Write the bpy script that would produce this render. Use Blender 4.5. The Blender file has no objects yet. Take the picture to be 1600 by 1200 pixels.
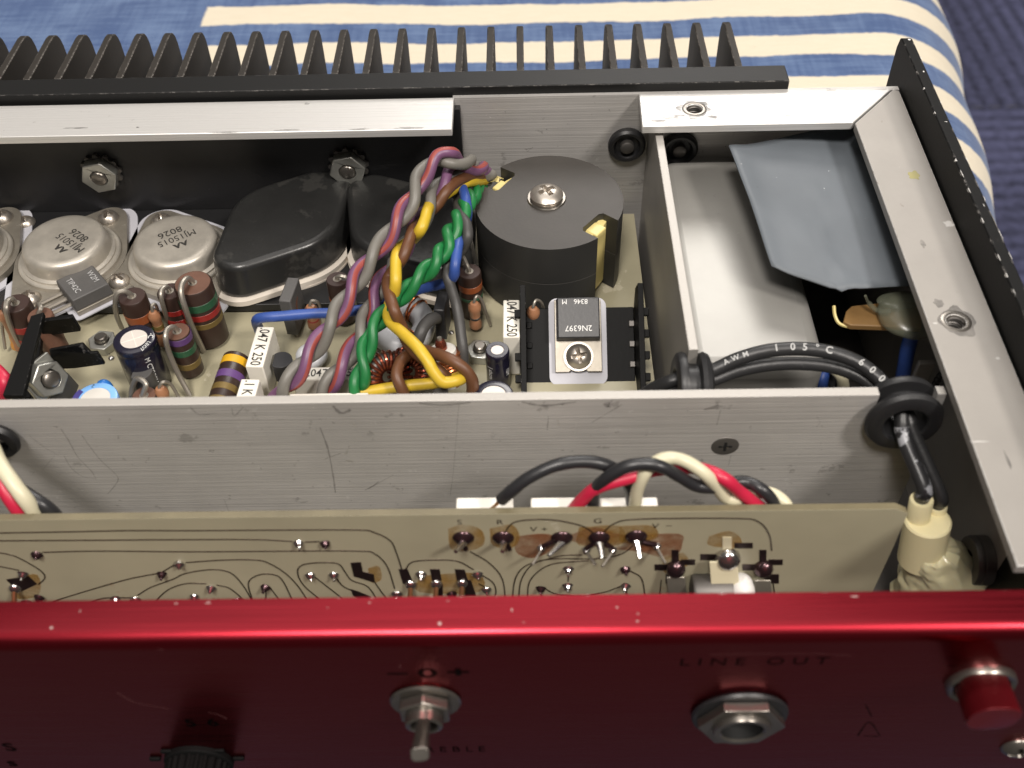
import bpy, bmesh, math, random
import numpy as np
from mathutils import Vector, Matrix
from mathutils import noise as mn
from mathutils.geometry import tessellate_polygon
random.seed(7)
S = 0.001                                   # everything below is written in millimetres
SC = bpy.context.scene
COL = SC.collection

# ------------------------------------------------------------------ camera
FPX, PB, ROLL, YAW, HC = 1620.0, 1.130, -.0145, -.015, 134.0
def nrm(v): v = np.array(v, float); return v / np.linalg.norm(v)
XC = nrm((1, ROLL, YAW)); YC = np.array((-.0014, -PB, 1.0)); YC = nrm(YC - XC * (XC @ YC)); ZC = np.cross(XC, YC)
MC = np.stack([XC, YC, ZC], 1); CAM = np.array((0, 0, HC))
def at(px, py, z=None, y=None, x=None):     # photograph pixel -> point of the place on a level, a depth or a side plane
    r = MC.T @ np.array(((px - 800) / FPX, (py - 600) / FPX, 1.0))
    t = (z - HC) / r[2] if z is not None else (y / r[1] if y is not None else x / r[0])
    return CAM + t * r
cam = bpy.data.cameras.new('camera'); co = bpy.data.objects.new('camera', cam); COL.objects.link(co)
cam.sensor_width = 36; cam.lens = 36 * FPX / 1600; cam.clip_start = .005; cam.clip_end = 20
rt, up, bk = MC[0], -MC[1], -MC[2]
co.matrix_world = Matrix(((rt[0], up[0], bk[0], 0), (rt[1], up[1], bk[1], 0), (rt[2], up[2], bk[2], HC * S), (0, 0, 0, 1)))
cam.dof.use_dof = True; cam.dof.focus_distance = .232; cam.dof.aperture_fstop = 22
SC.camera = co
SC.view_settings.view_transform = 'Standard'; SC.view_settings.look = 'None'
SC.view_settings.exposure = 0; SC.view_settings.gamma = 1

# ------------------------------------------------------------------ room light
w = bpy.data.worlds.new('World'); SC.world = w; w.use_nodes = True
w.node_tree.nodes['Background'].inputs[0].default_value = (1, .93, .84, 1)
w.node_tree.nodes['Background'].inputs[1].default_value = .105
def lamp(name, loc, target, size, power, color):
    l = bpy.data.lights.new(name, 'AREA'); l.shape = 'DISK'; l.size = size * S; l.energy = power; l.color = color
    o = bpy.data.objects.new(name, l); COL.objects.link(o)
    o.location = Vector(loc) * S
    o.rotation_euler = (Vector(target) - Vector(loc)).to_track_quat('-Z', 'Y').to_euler()
    return o
lamp('ceiling_lamp', (640, -400, 930), (0, 130, -20), 190, 11.0, (1, .93, .86))
lamp('second_ceiling_lamp', (-150, -520, 1250), (0, 120, -20), 300, 16.0, (1, .935, .87))
lamp('ceiling_bounce', (-200, 500, 2200), (0, 150, 0), 2200, 20, (1, .95, .90))
lamp('back_lamp', (260, 1500, 1150), (40, 150, 0), 700, 13, (1, .955, .91))  # broad area lamp behind the chassis, placed for the rail highlights

# ------------------------------------------------------------------ materials
def mat(name, color, rough=.5, metal=0.0, bump=0.0, bscale=400, var=0.0, vscale=80, brush=None, spots=None, chips=None, coat=0, edge=None, alpha=1, sss=0, trans=0, spec=.5, afade=None):
    m = bpy.data.materials.new(name); m.use_nodes = True
    nt = m.node_tree; N = nt.nodes; L = nt.links; b = N['Principled BSDF']
    c4 = (*color, 1)
    b.inputs['Base Color'].default_value = c4; b.inputs['Roughness'].default_value = rough; b.inputs['Metallic'].default_value = metal
    b.inputs['Coat Weight'].default_value = coat; b.inputs['Coat Roughness'].default_value = .15
    b.inputs['Alpha'].default_value = alpha; b.inputs['Transmission Weight'].default_value = trans
    b.inputs['Specular IOR Level'].default_value = spec
    if sss: b.inputs['Subsurface Weight'].default_value = sss; b.inputs['Subsurface Radius'].default_value = (.002, .0015, .001)
    tc = N.new('ShaderNodeTexCoord')
    def noise(scale, detail=4, stretch=None, rgh=.6):
        n = N.new('ShaderNodeTexNoise'); n.inputs['Scale'].default_value = scale; n.inputs['Detail'].default_value = detail; n.inputs['Roughness'].default_value = rgh
        if stretch:
            mp = N.new('ShaderNodeMapping'); mp.inputs['Scale'].default_value = stretch
            L.new(tc.outputs['Object'], mp.inputs['Vector']); L.new(mp.outputs[0], n.inputs['Vector'])
        else: L.new(tc.outputs['Object'], n.inputs['Vector'])
        return n.outputs['Fac']
    def ramp(sock, a, bb):
        r = N.new('ShaderNodeMapRange'); r.inputs['From Min'].default_value = a; r.inputs['From Max'].default_value = bb
        L.new(sock, r.inputs['Value']); return r.outputs[0]
    def mul(a, bb):
        x = N.new('ShaderNodeMath'); x.operation = 'MULTIPLY'
        L.new(a, x.inputs[0])
        if isinstance(bb, (int, float)): x.inputs[1].default_value = bb
        else: L.new(bb, x.inputs[1])
        return x.outputs[0]
    def add(a, bb):
        x = N.new('ShaderNodeMath'); x.operation = 'ADD'; x.use_clamp = True
        L.new(a, x.inputs[0]); L.new(bb, x.inputs[1]); return x.outputs[0]
    cur = None
    def mixin(fac, col2):
        nonlocal cur
        mx = N.new('ShaderNodeMix'); mx.data_type = 'RGBA'
        L.new(fac, mx.inputs['Factor'])
        if cur is None: mx.inputs[6].default_value = c4
        else: L.new(cur, mx.inputs[6])
        mx.inputs[7].default_value = (*col2, 1); cur = mx.outputs[2]
    hsock = None
    if var: mixin(mul(ramp(noise(vscale), .3, .7), var), tuple(x * .35 for x in color))
    if brush:
        st = {'x': (30, 2500, 2500), 'y': (2500, 30, 2500), 'z': (2500, 2500, 30)}[brush]
        f = ramp(noise(1, 3, st), .25, .75)
        mixin(mul(f, .42), tuple(x * .42 for x in color))
        r = N.new('ShaderNodeMapRange'); r.inputs['To Min'].default_value = rough - .1; r.inputs['To Max'].default_value = rough + .14
        L.new(f, r.inputs['Value']); L.new(r.outputs[0], b.inputs['Roughness']); hsock = f
    if spots:       # (colour, threshold, scale, strength)
        for (sc_, th, scl, stg) in spots: mixin(mul(ramp(noise(scl, 5, None, .7), th, th + .03), stg), sc_)
    if edge:        # worn edges
        bv = N.new('ShaderNodeBevel'); bv.samples = 4; bv.inputs['Radius'].default_value = edge[1] * S
        g = N.new('ShaderNodeNewGeometry'); d = N.new('ShaderNodeVectorMath'); d.operation = 'DOT_PRODUCT'
        L.new(bv.outputs[0], d.inputs[0]); L.new(g.outputs['True Normal'], d.inputs[1])
        e1 = ramp(d.outputs['Value'], .97, .86)
        mixin(mul(e1, ramp(noise(edge[2], 5, None, .75), edge[3], edge[3] + .08)), edge[0])
    if afade: L.new(mul(ramp(noise(afade[1], 4), .28, .72), afade[0]), b.inputs['Alpha'])
    if cur is not None: L.new(cur, b.inputs['Base Color'])
    if bump or hsock:
        bp = N.new('ShaderNodeBump'); bp.inputs['Strength'].default_value = bump or .15; bp.inputs['Distance'].default_value = .0002
        L.new(hsock if hsock else noise(bscale), bp.inputs['Height']); L.new(bp.outputs[0], b.inputs['Normal'])
    return m
A = dict
M = A(
 alu_x=mat('brushed aluminium', (.64, .62, .595), .38, .36, brush='x', var=.40, vscale=28, bump=.3, spots=[((.16, .15, .14), .64, 170, .40), ((.12, .11, .10), .67, 520, .65), ((.85, .84, .82), .655, 300, .22), ((.9, .89, .86), .72, 800, .8)]),
 alu_rail=mat('rail aluminium', (.72, .71, .69), .40, .5, brush='x', spots=[((.25, .23, .21), .68, 260, .5)], edge=((.9, .9, .88), .3, 600, .3)),
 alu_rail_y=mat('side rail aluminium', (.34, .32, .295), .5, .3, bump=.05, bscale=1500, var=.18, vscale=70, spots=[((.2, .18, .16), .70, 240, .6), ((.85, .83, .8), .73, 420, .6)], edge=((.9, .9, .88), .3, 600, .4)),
 alu_edge=mat('sawn aluminium edge', (.44, .42, .39), .5, .3, bump=.2, bscale=1500, spots=[((.2, .18, .16), .70, 300, .6)]),
 alu_plain=mat('plain aluminium', (.40, .38, .35), .45, .35, bump=.08, bscale=900, var=.25, vscale=60, spots=[((.85, .84, .8), .74, 500, .7)]),
 can=mat('steel can', (.36, .352, .33), .42, .45, bump=.06, bscale=900, var=.22, vscale=40, spots=[((.95, .95, .9), .70, 420, .8), ((.2, .19, .18), .66, 200, .2)]),
 steel_dark=mat('dull steel', (.16, .15, .14), .5, .7, var=.3, vscale=80),
 black=mat('black anodised', (.009, .009, .009), .48, 0, spec=.25, bump=.12, bscale=1800, spots=[((.12, .11, .10), .70, 420, .5)], edge=((.35, .33, .31), .35, 700, .52)),
 black_hs=mat('black heat sink finish', (.006, .006, .006), .5, 0, spec=.10, bump=.15, bscale=1500, spots=[((.16, .15, .14), .74, 500, .6)], edge=((.20, .19, .18), .3, 900, .58)), knob=mat('matt black plastic', (.006, .006, .006), .6, 0, spec=.06), black_fin=mat('dusty black fins', (.034, .030, .026), .55, 0, spec=.2, bump=.15, bscale=1200, var=.3, vscale=120, spots=[((.16, .14, .12), .66, 160, .35), ((.3, .27, .24), .735, 420, .6)], edge=((.40, .37, .34), .35, 700, .47)),
 black_plate=mat('black painted plate', (.007, .007, .007), .5, 0, spec=.14, bump=.15, bscale=1500, spots=[((.10, .09, .085), .70, 300, .5)], edge=((.52, .49, .46), .5, 300, .55)),
 black_in=mat('black bracket', (.012, .012, .013), .42, 0, bump=.1, bscale=1500, var=.3, vscale=150, spots=[((.09, .09, .085), .68, 600, .4)]),
 rubber=mat('black rubber', (.022, .022, .0215), .30, 0, bump=.2, bscale=420, var=.4, vscale=90, spots=[((.12, .115, .105), .56, 60, .14), ((.16, .155, .15), .69, 520, .6)]),
 grommet=mat('rubber grommet', (.014, .014, .015), .42, 0, bump=.25, bscale=900),
 red=mat('red anodised aluminium', (.265, .016, .026), .30, 1.0, brush='x', bump=.012, coat=.1, spots=[((.75, .5, .48), .745, 330, .7)], edge=((.8, .72, .68), .5, 330, .60)),
 red_dark=mat('red button', (.14, .006, .010), .35, .5, bump=.05),
 pcb=mat('bare glass epoxy board', (.36, .33, .225), .42, 0, bump=.05, bscale=300, var=.22, vscale=45, spots=[((.55, .5, .38), .62, 120, .5)]),
 pcb2=mat('front glass epoxy board', (.44, .41, .285), .38, 0, bump=.04, bscale=300, var=.34, vscale=26, spots=[((.30, .16, .08), .66, 60, .35)]),  # broad mottling paints in component shadows showing through the board
 pcb_edge=mat('board edge', (.17, .145, .085), .5, 0, var=.4, vscale=120),
 flux=mat('flux stain', (.30, .11, .045), .4, 0, afade=(.62, 170)), flux_o=mat('amber flux', (.38, .22, .05), .35, 0, afade=(.55, 190)),
 trace=mat('copper trace dark', (.10, .08, .065), .24, .9), pad=mat('dark solder pad', (.06, .04, .04), .3, .8),
 solder=mat('solder', (.55, .53, .51), .16, .95, bump=.15, bscale=1500), solder_d=mat('fluxed solder', (.09, .055, .06), .24, .85, bump=.1, bscale=900),
 lead=mat('tinned lead', (.36, .33, .285), .42, .75, bump=.08, bscale=900), pin=mat('coppery pin', (.62, .36, .18), .28, .9),
 screw=mat('nickel screw', (.56, .51, .45), .36, .85, var=.45, vscale=260, bump=.1, bscale=900), zinc=mat('zinc nut', (.50, .50, .46), .34, .85, var=.4, vscale=250),
 nickel=mat('nickel bush', (.25, .23, .205), .3, .9, var=.3, vscale=250), hole=mat('bore', (.004, .004, .004), .7),  # bore black paints in the shade inside holes and recesses
 to3=mat('tinned can', (.60, .56, .49), .40, .60, bump=.12, bscale=350, var=.45, vscale=150, spots=[((.26, .24, .21), .68, 450, .5)]),
 to3_base=mat('tarnished base', (.34, .31, .26), .45, .6, bump=.15, bscale=500, var=.5, vscale=170, spots=[((.62, .58, .50), .64, 420, .5)]),
 mica=mat('white insulator', (.46, .46, .50), .55, 0, var=.1, vscale=150, spots=[((.45, .38, .32), .72, 300, .4)]),
 cream_ins=mat('cream insulator', (.66, .60, .52), .6, 0, bump=.2, bscale=600, spots=[((.3, .26, .22), .70, 500, .5)]),
 ink=mat('black print', (.03, .028, .025), .6), ink_c=mat('worn cable print', (.55, .55, .54), .6, alpha=.85), ink_w=mat('white print', (.72, .72, .70), .6), ink_g=mat('grey print', (.42, .42, .42), .6), ink_d=mat('dull print', (.0015, .0015, .0015), .7, spec=.03, alpha=.75),
 brown=mat('brown resistor body', (.034, .018, .013), .38, 0, var=.3, vscale=200, bump=.05), brown_d=mat('dark resistor end', (.045, .025, .021), .42, 0, var=.3, vscale=300), brown_l=mat('brown resistor end', (.13, .062, .04), .45, 0, var=.3, vscale=300),
 tan=mat('tan resistor', (.33, .155, .08), .32, 0, var=.2, vscale=300), orange_t=mat('orange tube', (.52, .23, .05), .4),
 b_red=mat('red band', (.27, .018, .015), .4), b_green=mat('green band', (.02, .085, .04), .4), b_gold=mat('gold band', (.17, .115, .035), .42, .3),
 b_orange=mat('orange band', (.26, .07, .022), .4), b_violet=mat('violet band', (.10, .045, .16), .4), b_yellow=mat('yellow band', (.58, .32, .012), .4), b_black=mat('black band', (.02, .02, .02), .35),
 film=mat('film capacitor', (.74, .71, .63), .42, 0, bump=.06, bscale=400, spots=[((.5, .45, .36), .70, 250, .35)]),
 sleeve=mat('navy sleeve', (.011, .010, .022), .26, 0, bump=.04, bscale=300, coat=.3), alu_top=mat('capacitor vent', (.66, .61, .56), .5, .35, bump=.1, bscale=900), sleeve_b=mat('light blue sleeve', (.20, .42, .78), .32), indigo=mat('indigo mark', (.05, .04, .2), .4), blue_k=mat('blue knob', (.02, .15, .48), .3),
 epoxy=mat('black epoxy package', (.022, .022, .024), .42, 0, bump=.15, bscale=1500), epoxy_g=mat('grey epoxy package', (.085, .082, .08), .55, 0, bump=.2, bscale=1500, var=.2, vscale=300),
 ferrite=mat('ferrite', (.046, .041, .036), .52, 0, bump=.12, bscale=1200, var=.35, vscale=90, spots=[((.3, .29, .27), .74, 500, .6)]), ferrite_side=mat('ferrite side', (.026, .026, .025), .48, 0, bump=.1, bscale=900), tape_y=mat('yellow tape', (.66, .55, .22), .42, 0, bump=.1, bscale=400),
 toroid=mat('grey toroid coating', (.47, .48, .50), .32, 0, bump=.1, bscale=300), copper=mat('enamelled copper', (.50, .17, .065), .22, .85), copper_d=mat('dark enamelled copper', (.26, .07, .04), .2, .8), white_c=mat('white core', (.56, .54, .50), .5),
 w_grey=mat('grey wire', (.175, .165, .146), .46, 0, bump=.12, bscale=500, var=.4, vscale=110, spots=[((.07, .06, .05), .70, 300, .5)]), w_violet=mat('violet wire', (.17, .075, .155), .42, 0, bump=.1, bscale=500, var=.35, vscale=110), w_redst=mat('red stripe', (.30, .06, .05), .42, var=.3, vscale=110),
 w_brown=mat('brown wire', (.135, .055, .023), .48, 0, bump=.1, bscale=500, var=.4, vscale=130), w_yellow=mat('yellow wire', (.60, .41, .03), .44, 0, bump=.1, bscale=500, var=.25, vscale=150, spots=[((.25, .16, .02), .74, 500, .7)]),
 w_green=mat('green wire', (.012, .17, .045), .42, 0, bump=.1, bscale=500, var=.4, vscale=130), w_blue=mat('blue wire', (.035, .085, .33), .44, 0, bump=.12, bscale=500, var=.4, vscale=130),
 w_black=mat('black wire', (.022, .022, .024), .36, 0, bump=.15, bscale=400, var=.2, vscale=200), w_sleeve=mat('charcoal sleeve wire', (.05, .048, .046), .5, 0, bump=.3, bscale=500), w_red=mat('crimson wire', (.52, .018, .055), .4, 0, var=.15, bump=.08, bscale=300), w_cream=mat('cream wire', (.60, .56, .40), .38, 0, bump=.05, bscale=300),
 cable=mat('black cable', (.020, .020, .021), .40, 0, bump=.35, bscale=1100, spots=[((.30, .30, .31), .70, 260, .35)]), cable_w=mat('worn black cable', (.022, .022, .024), .38, 0, bump=.2, bscale=700, spots=[((.42, .43, .46), .56, 190, .7)]),
 cream=mat('cream nylon', (.80, .72, .44), .45, 0, bump=.05, bscale=400, sss=.1), glue=mat('hot glue', (.70, .65, .42), .30, 0, bump=.5, bscale=230, var=.25, vscale=110, sss=.35, coat=.4), glue_c=mat('clear glue', (.17, .18, .13), .3, 0, alpha=.5, coat=.3),
 paper=mat('grey fish paper', (.125, .142, .160), .55, 0, bump=.1, bscale=700, var=.18, vscale=60, spots=[((.7, .7, .7), .69, 330, .55), ((.05, .05, .05), .66, 90, .25)]), fibre=mat('brown fibre board', (.30, .17, .06), .5, 0, bump=.2, bscale=500, var=.4, vscale=180, spots=[((.05, .03, .02), .70, 500, .8)]),
 white_p=mat('white nylon terminal', (.80, .77, .70), .4, 0, bump=.03, bscale=300), strap_c=mat('cream strap', (.60, .55, .38), .45, 0, spots=[((.3, .18, .05), .70, 220, .6)]), tinplate=mat('tin strap', (.33, .31, .26), .35, .7, var=.4, vscale=150), white_rag=mat('white end', (.75, .73, .70), .6, 0, bump=.4, bscale=400),
 chip_dull=mat('faint scratch', (.30, .12, .12), .5, .3, alpha=.5), chip=mat('bare metal chip', (.50, .36, .34), .55, .3),
)

# ------------------------------------------------------------------ mesh builder
def basis(w_):
    w_ = nrm(w_); a = np.array((0, 0, 1.)) if abs(w_[2]) < .9 else np.array((1., 0, 0))
    u = nrm(np.cross(a, w_)); return u, np.cross(w_, u), w_
def spline(P, n=8):
    P = [np.array(p, float) for p in P]; Q = [2 * P[0] - P[1]] + P + [2 * P[-1] - P[-2]]; out = []
    for i in range(1, len(Q) - 2):
        a, b, c, d = Q[i - 1:i + 3]
        for k in range(n):
            t = k / n; out.append(.5 * (2 * b + (c - a) * t + (2 * a - 5 * b + 4 * c - d) * t * t + (3 * b - a - 3 * c + d) * t ** 3))
    out.append(P[-1]); return out
class MB:
    def __init__(s): s.v = []; s.f = []; s.m = []
    def add(s, vs, fs, mi=0):
        o = len(s.v); s.v += [tuple(map(float, v)) for v in vs]
        s.f += [tuple(i + o for i in f) for f in fs]; s.m += (mi if isinstance(mi, list) else [mi] * len(fs)); return s
    def obox(s, c, size, R=None, mi=0):
        R = np.eye(3) if R is None else R; c = np.array(c, float); h = np.array(size, float) / 2
        vs = [c + R @ (h * np.array((x, y, z))) for x in (-1, 1) for y in (-1, 1) for z in (-1, 1)]
        return s.add(vs, [(0, 1, 3, 2), (4, 6, 7, 5), (0, 4, 5, 1), (2, 3, 7, 6), (0, 2, 6, 4), (1, 5, 7, 3)], mi)
    def box(s, x0, x1, y0, y1, z0, z1, mi=0): return s.obox(((x0 + x1) / 2, (y0 + y1) / 2, (z0 + z1) / 2), (x1 - x0, y1 - y0, z1 - z0), None, mi)
    def lathe(s, prof, o, ax=(0, 0, 1), n=32, mi=0, ph=0.):
        u, v, w_ = basis(ax); o = np.array(o, float); vs = []; fs = []; ms = []
        for r, h in prof:
            for k in range(n):
                a = 2 * math.pi * k / n + ph; vs.append(o + w_ * h + (u * math.cos(a) + v * math.sin(a)) * max(r, 1e-4))
        for i in range(len(prof) - 1):
            for k in range(n):
                k2 = (k + 1) % n; fs.append((i * n + k, i * n + k2, (i + 1) * n + k2, (i + 1) * n + k)); ms.append(mi[i] if isinstance(mi, list) else mi)
        return s.add(vs, fs, ms)
    def cyl(s, p, q, r, r2=None, n=20, mi=0):
        p = np.array(p, float); q = np.array(q, float); h = np.linalg.norm(q - p); r2 = r if r2 is None else r2
        return s.lathe([(0, 0), (r, 0), (r2, h), (0, h)], p, q - p, n, mi)
    def tube(s, P, r, n=10, mi=0, stripe=None, cap=True, sroll=0.0):
        P = [np.array(p, float) for p in P]; N = len(P); vs = []; fs = []; ms = []
        T = [nrm(P[min(i + 1, N - 1)] - P[max(i - 1, 0)]) for i in range(N)]
        u = basis(T[0])[0]
        for i in range(N):
            u = nrm(u - T[i] * (u @ T[i])); v = np.cross(T[i], u); rr = r[i] if isinstance(r, (list, tuple)) else r
            for k in range(n):
                a = 2 * math.pi * k / n + sroll * i; vs.append(P[i] + (u * math.cos(a) + v * math.sin(a)) * rr)
        for i in range(N - 1):
            for k in range(n):
                k2 = (k + 1) % n; fs.append((i * n + k, i * n + k2, (i + 1) * n + k2, (i + 1) * n + k))
                ms.append(stripe[2] if stripe and stripe[0] <= k < stripe[1] else mi)
        if cap: fs += [tuple(range(n - 1, -1, -1)), tuple((N - 1) * n + k for k in range(n))]; ms += [mi, mi]
        return s.add(vs, fs, ms)
    def prism(s, out, d0, d1, holes=(), O=(0, 0, 0), U=(1, 0, 0), V=(0, 1, 0), mi=0, ms=None, scale_top=None):
        O, U, V = (np.array(a, float) for a in (O, U, V)); W = nrm(np.cross(U, V)); loops = [list(out)] + [list(h) for h in holes]
        flat = [p for l in loops for p in l]; n = len(flat)
        c = np.mean(np.array(out), 0)
        def pt(p, d, k): p = np.array(p) if k is None else c + (np.array(p) - c) * k; return O + U * p[0] + V * p[1] + W * d
        vs = [pt(p, d0, None) for p in flat] + [pt(p, d1, scale_top) for p in flat]
        tri = tessellate_polygon([[Vector((p[0], p[1], 0)) for p in l] for l in loops]); fs = []; mm = []
        for t in tri:
            a, b, d = (flat[i] for i in t); cr = (b[0] - a[0]) * (d[1] - a[1]) - (b[1] - a[1]) * (d[0] - a[0])
            t = tuple(t) if cr > 0 else tuple(reversed(t))
            fs += [tuple(i + n for i in t), tuple(reversed(t))]; mm += [mi, mi]
        o = 0
        for l in loops:
            k = len(l); ar = sum(l[i][0] * l[(i + 1) % k][1] - l[(i + 1) % k][0] * l[i][1] for i in range(k)); hole = o > 0
            for i in range(k):
                a, b = o + i, o + (i + 1) % k
                if (ar > 0) == hole: a, b = b, a
                fs.append((a, b, b + n, a + n)); mm.append(ms if ms is not None else mi)
            o += k
        return s.add(vs, fs, mm)
    def sphere(s, c, r, sx=1, sy=1, sz=1, n=16, k=8, mi=0, jit=0):
        vs = []; fs = []; c = np.array(c, float)
        for i in range(k + 1):
            th = math.pi * i / k
            for j in range(n):
                a = 2 * math.pi * j / n; q = 1 + random.uniform(-jit, jit)
                vs.append(c + q * r * np.array((sx * math.sin(th) * math.cos(a), sy * math.sin(th) * math.sin(a), sz * math.cos(th))))
        for i in range(k):
            for j in range(n): j2 = (j + 1) % n; fs.append((i * n + j, (i + 1) * n + j, (i + 1) * n + j2, i * n + j2))
        return s.add(vs, fs, mi)
    def build(s, name, mats, parent=None, bevel=0, ang=38, sub=0, seg=2, clamp=True):
        org = np.array(ORG.get(parent.name, (0, 0, 0))) if parent else (np.mean(np.array(s.v), 0) if s.v else np.zeros(3))
        me = bpy.data.meshes.new(name); me.from_pydata([tuple((np.array(v) - org) * S) for v in s.v], [], s.f); me.validate()
        bm = bmesh.new(); bm.from_mesh(me); bmesh.ops.recalc_face_normals(bm, faces=bm.faces); bm.to_mesh(me); bm.free()
        for m in (mats if isinstance(mats, (list, tuple)) else [mats]): me.materials.append(M[m] if isinstance(m, str) else m)
        if len(me.polygons) == len(s.m): me.polygons.foreach_set('material_index', s.m)
        me.shade_smooth(); me.set_sharp_from_angle(angle=math.radians(ang)); me.update()
        o = bpy.data.objects.new(name, me); COL.objects.link(o)
        if parent: o.parent = parent; ORG[o.name] = tuple(org)
        else: o.location = Vector(org) * S; ORG[o.name] = tuple(org)
        if bevel:
            b = o.modifiers.new('bevel', 'BEVEL'); b.width = bevel * S; b.segments = seg; b.limit_method = 'ANGLE'; b.angle_limit = math.radians(40); b.use_clamp_overlap = clamp
        if sub: q = o.modifiers.new('smooth', 'SUBSURF'); q.levels = sub; q.render_levels = sub
        return o
ORG = {}
def tag(o, label, cat, group=None):
    o['label'] = label; o['category'] = cat
    if group: o['group'] = group
    return o
def thing(name, label, cat, loc, group=None):
    o = bpy.data.objects.new(name, None); COL.objects.link(o); o.empty_display_size = .004
    o.location = Vector(tuple(map(float, loc))) * S; ORG[o.name] = tuple(map(float, loc)); return tag(o, label, cat, group)
def hull(pts):
    pts = sorted(set((round(p[0], 4), round(p[1], 4)) for p in pts))
    def half(ps):
        h = []
        for p in ps:
            while len(h) > 1 and (h[-1][0] - h[-2][0]) * (p[1] - h[-2][1]) - (h[-1][1] - h[-2][1]) * (p[0] - h[-2][0]) <= 0: h.pop()
            h.append(p)
        return h[:-1]
    return half(pts) + half(pts[::-1])
def circ(cx, cy, r, n=24, a0=0, a1=2 * math.pi, end=False): return [(cx + r * math.cos(a0 + (a1 - a0) * k / n), cy + r * math.sin(a0 + (a1 - a0) * k / n)) for k in range(n + (1 if end else 0))]
def rrect(x0, x1, y0, y1, r, n=5):
    o = []
    for cx, cy, a in ((x1 - r, y1 - r, 0), (x0 + r, y1 - r, 90), (x0 + r, y0 + r, 180), (x1 - r, y0 + r, 270)):
        o += circ(cx, cy, r, n, math.radians(a), math.radians(a + 90), True)
    return o
def text(body, pos, right, upv, size, m, parent, name='lettering', lift=.06, align='CENTER', bold=0.0, sx=1.0):
    cu = bpy.data.curves.new(name, 'FONT'); cu.body = body; cu.size = 1; cu.align_x = align; cu.align_y = 'CENTER'; cu.resolution_u = 3; cu.offset = bold
    t = bpy.data.objects.new(name, cu); COL.objects.link(t); bpy.context.view_layer.update()
    me = bpy.data.meshes.new_from_object(t); bpy.data.objects.remove(t); bpy.data.curves.remove(cu)
    U = nrm(right); W = nrm(np.cross(U, nrm(upv))); V = np.cross(W, U); pos = np.array(pos, float); org = np.array(ORG.get(parent.name, (0, 0, 0)))
    for v in me.vertices: v.co = Vector((pos - org + U * v.co.x * size * sx + V * v.co.y * size + W * lift) * S)
    me.materials.clear(); me.materials.append(M[m]); me.name = name
    o = bpy.data.objects.new(name, me); COL.objects.link(o); o.parent = parent; ORG[o.name] = tuple(org); return o

def screw_mb(c, ax, r, h, slot=.62, rot=.3, mb=None, mi=0):     # pan head with a real phillips recess
    mb = mb or MB(); u, v, w_ = basis(ax); c = np.array(c, float); n, k = 72, 20; vs = []; fs = []
    for i in range(k + 1):
        q = i / k
        for j in range(n):
            a = 2 * math.pi * j / n + rot; rr = r * q
            x, y = rr * math.cos(a - rot), rr * math.sin(a - rot)
            z = h * (1 - .85 * q ** 3.2)
            ar = .14 * r
            if (abs(x) < ar and abs(y) < slot * r) or (abs(y) < ar and abs(x) < slot * r): z -= h * 1.15 * (1 - .7 * max(abs(x), abs(y)) / (slot * r))
            vs.append(c + u * rr * math.cos(a) + v * rr * math.sin(a) + w_ * z)
    for i in range(k):
        for j in range(n): j2 = (j + 1) % n; fs.append((i * n + j, i * n + j2, (i + 1) * n + j2, (i + 1) * n + j))
    base = len(vs)
    for j in range(n): a = 2 * math.pi * j / n + rot; vs.append(c + (u * math.cos(a) + v * math.sin(a)) * r)
    for j in range(n): j2 = (j + 1) % n; fs.append((k * n + j, k * n + j2, base + j2, base + j)[::-1])
    return mb.add(vs, fs, mi)
def nut_mb(c, ax, af, h, rb, mb=None, bolt=1.0, ph=0., mi=0, mb_bolt=1):
    mb = mb or MB(); u, v, w_ = basis(ax); R = af / math.sqrt(3)
    hexa = [(R * math.cos(math.pi / 3 * k + ph), R * math.sin(math.pi / 3 * k + ph)) for k in range(6)]
    mb.prism(hexa, 0, h, [circ(0, 0, rb, 20)], c, u, v, mi)
    if bolt: mb.lathe([(0, h + bolt), (rb * .7, h + bolt), (rb * .95, h + bolt - .3), (rb * .95, 0)][::-1], c, ax, 20, mb_bolt)
    return mb

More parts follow.
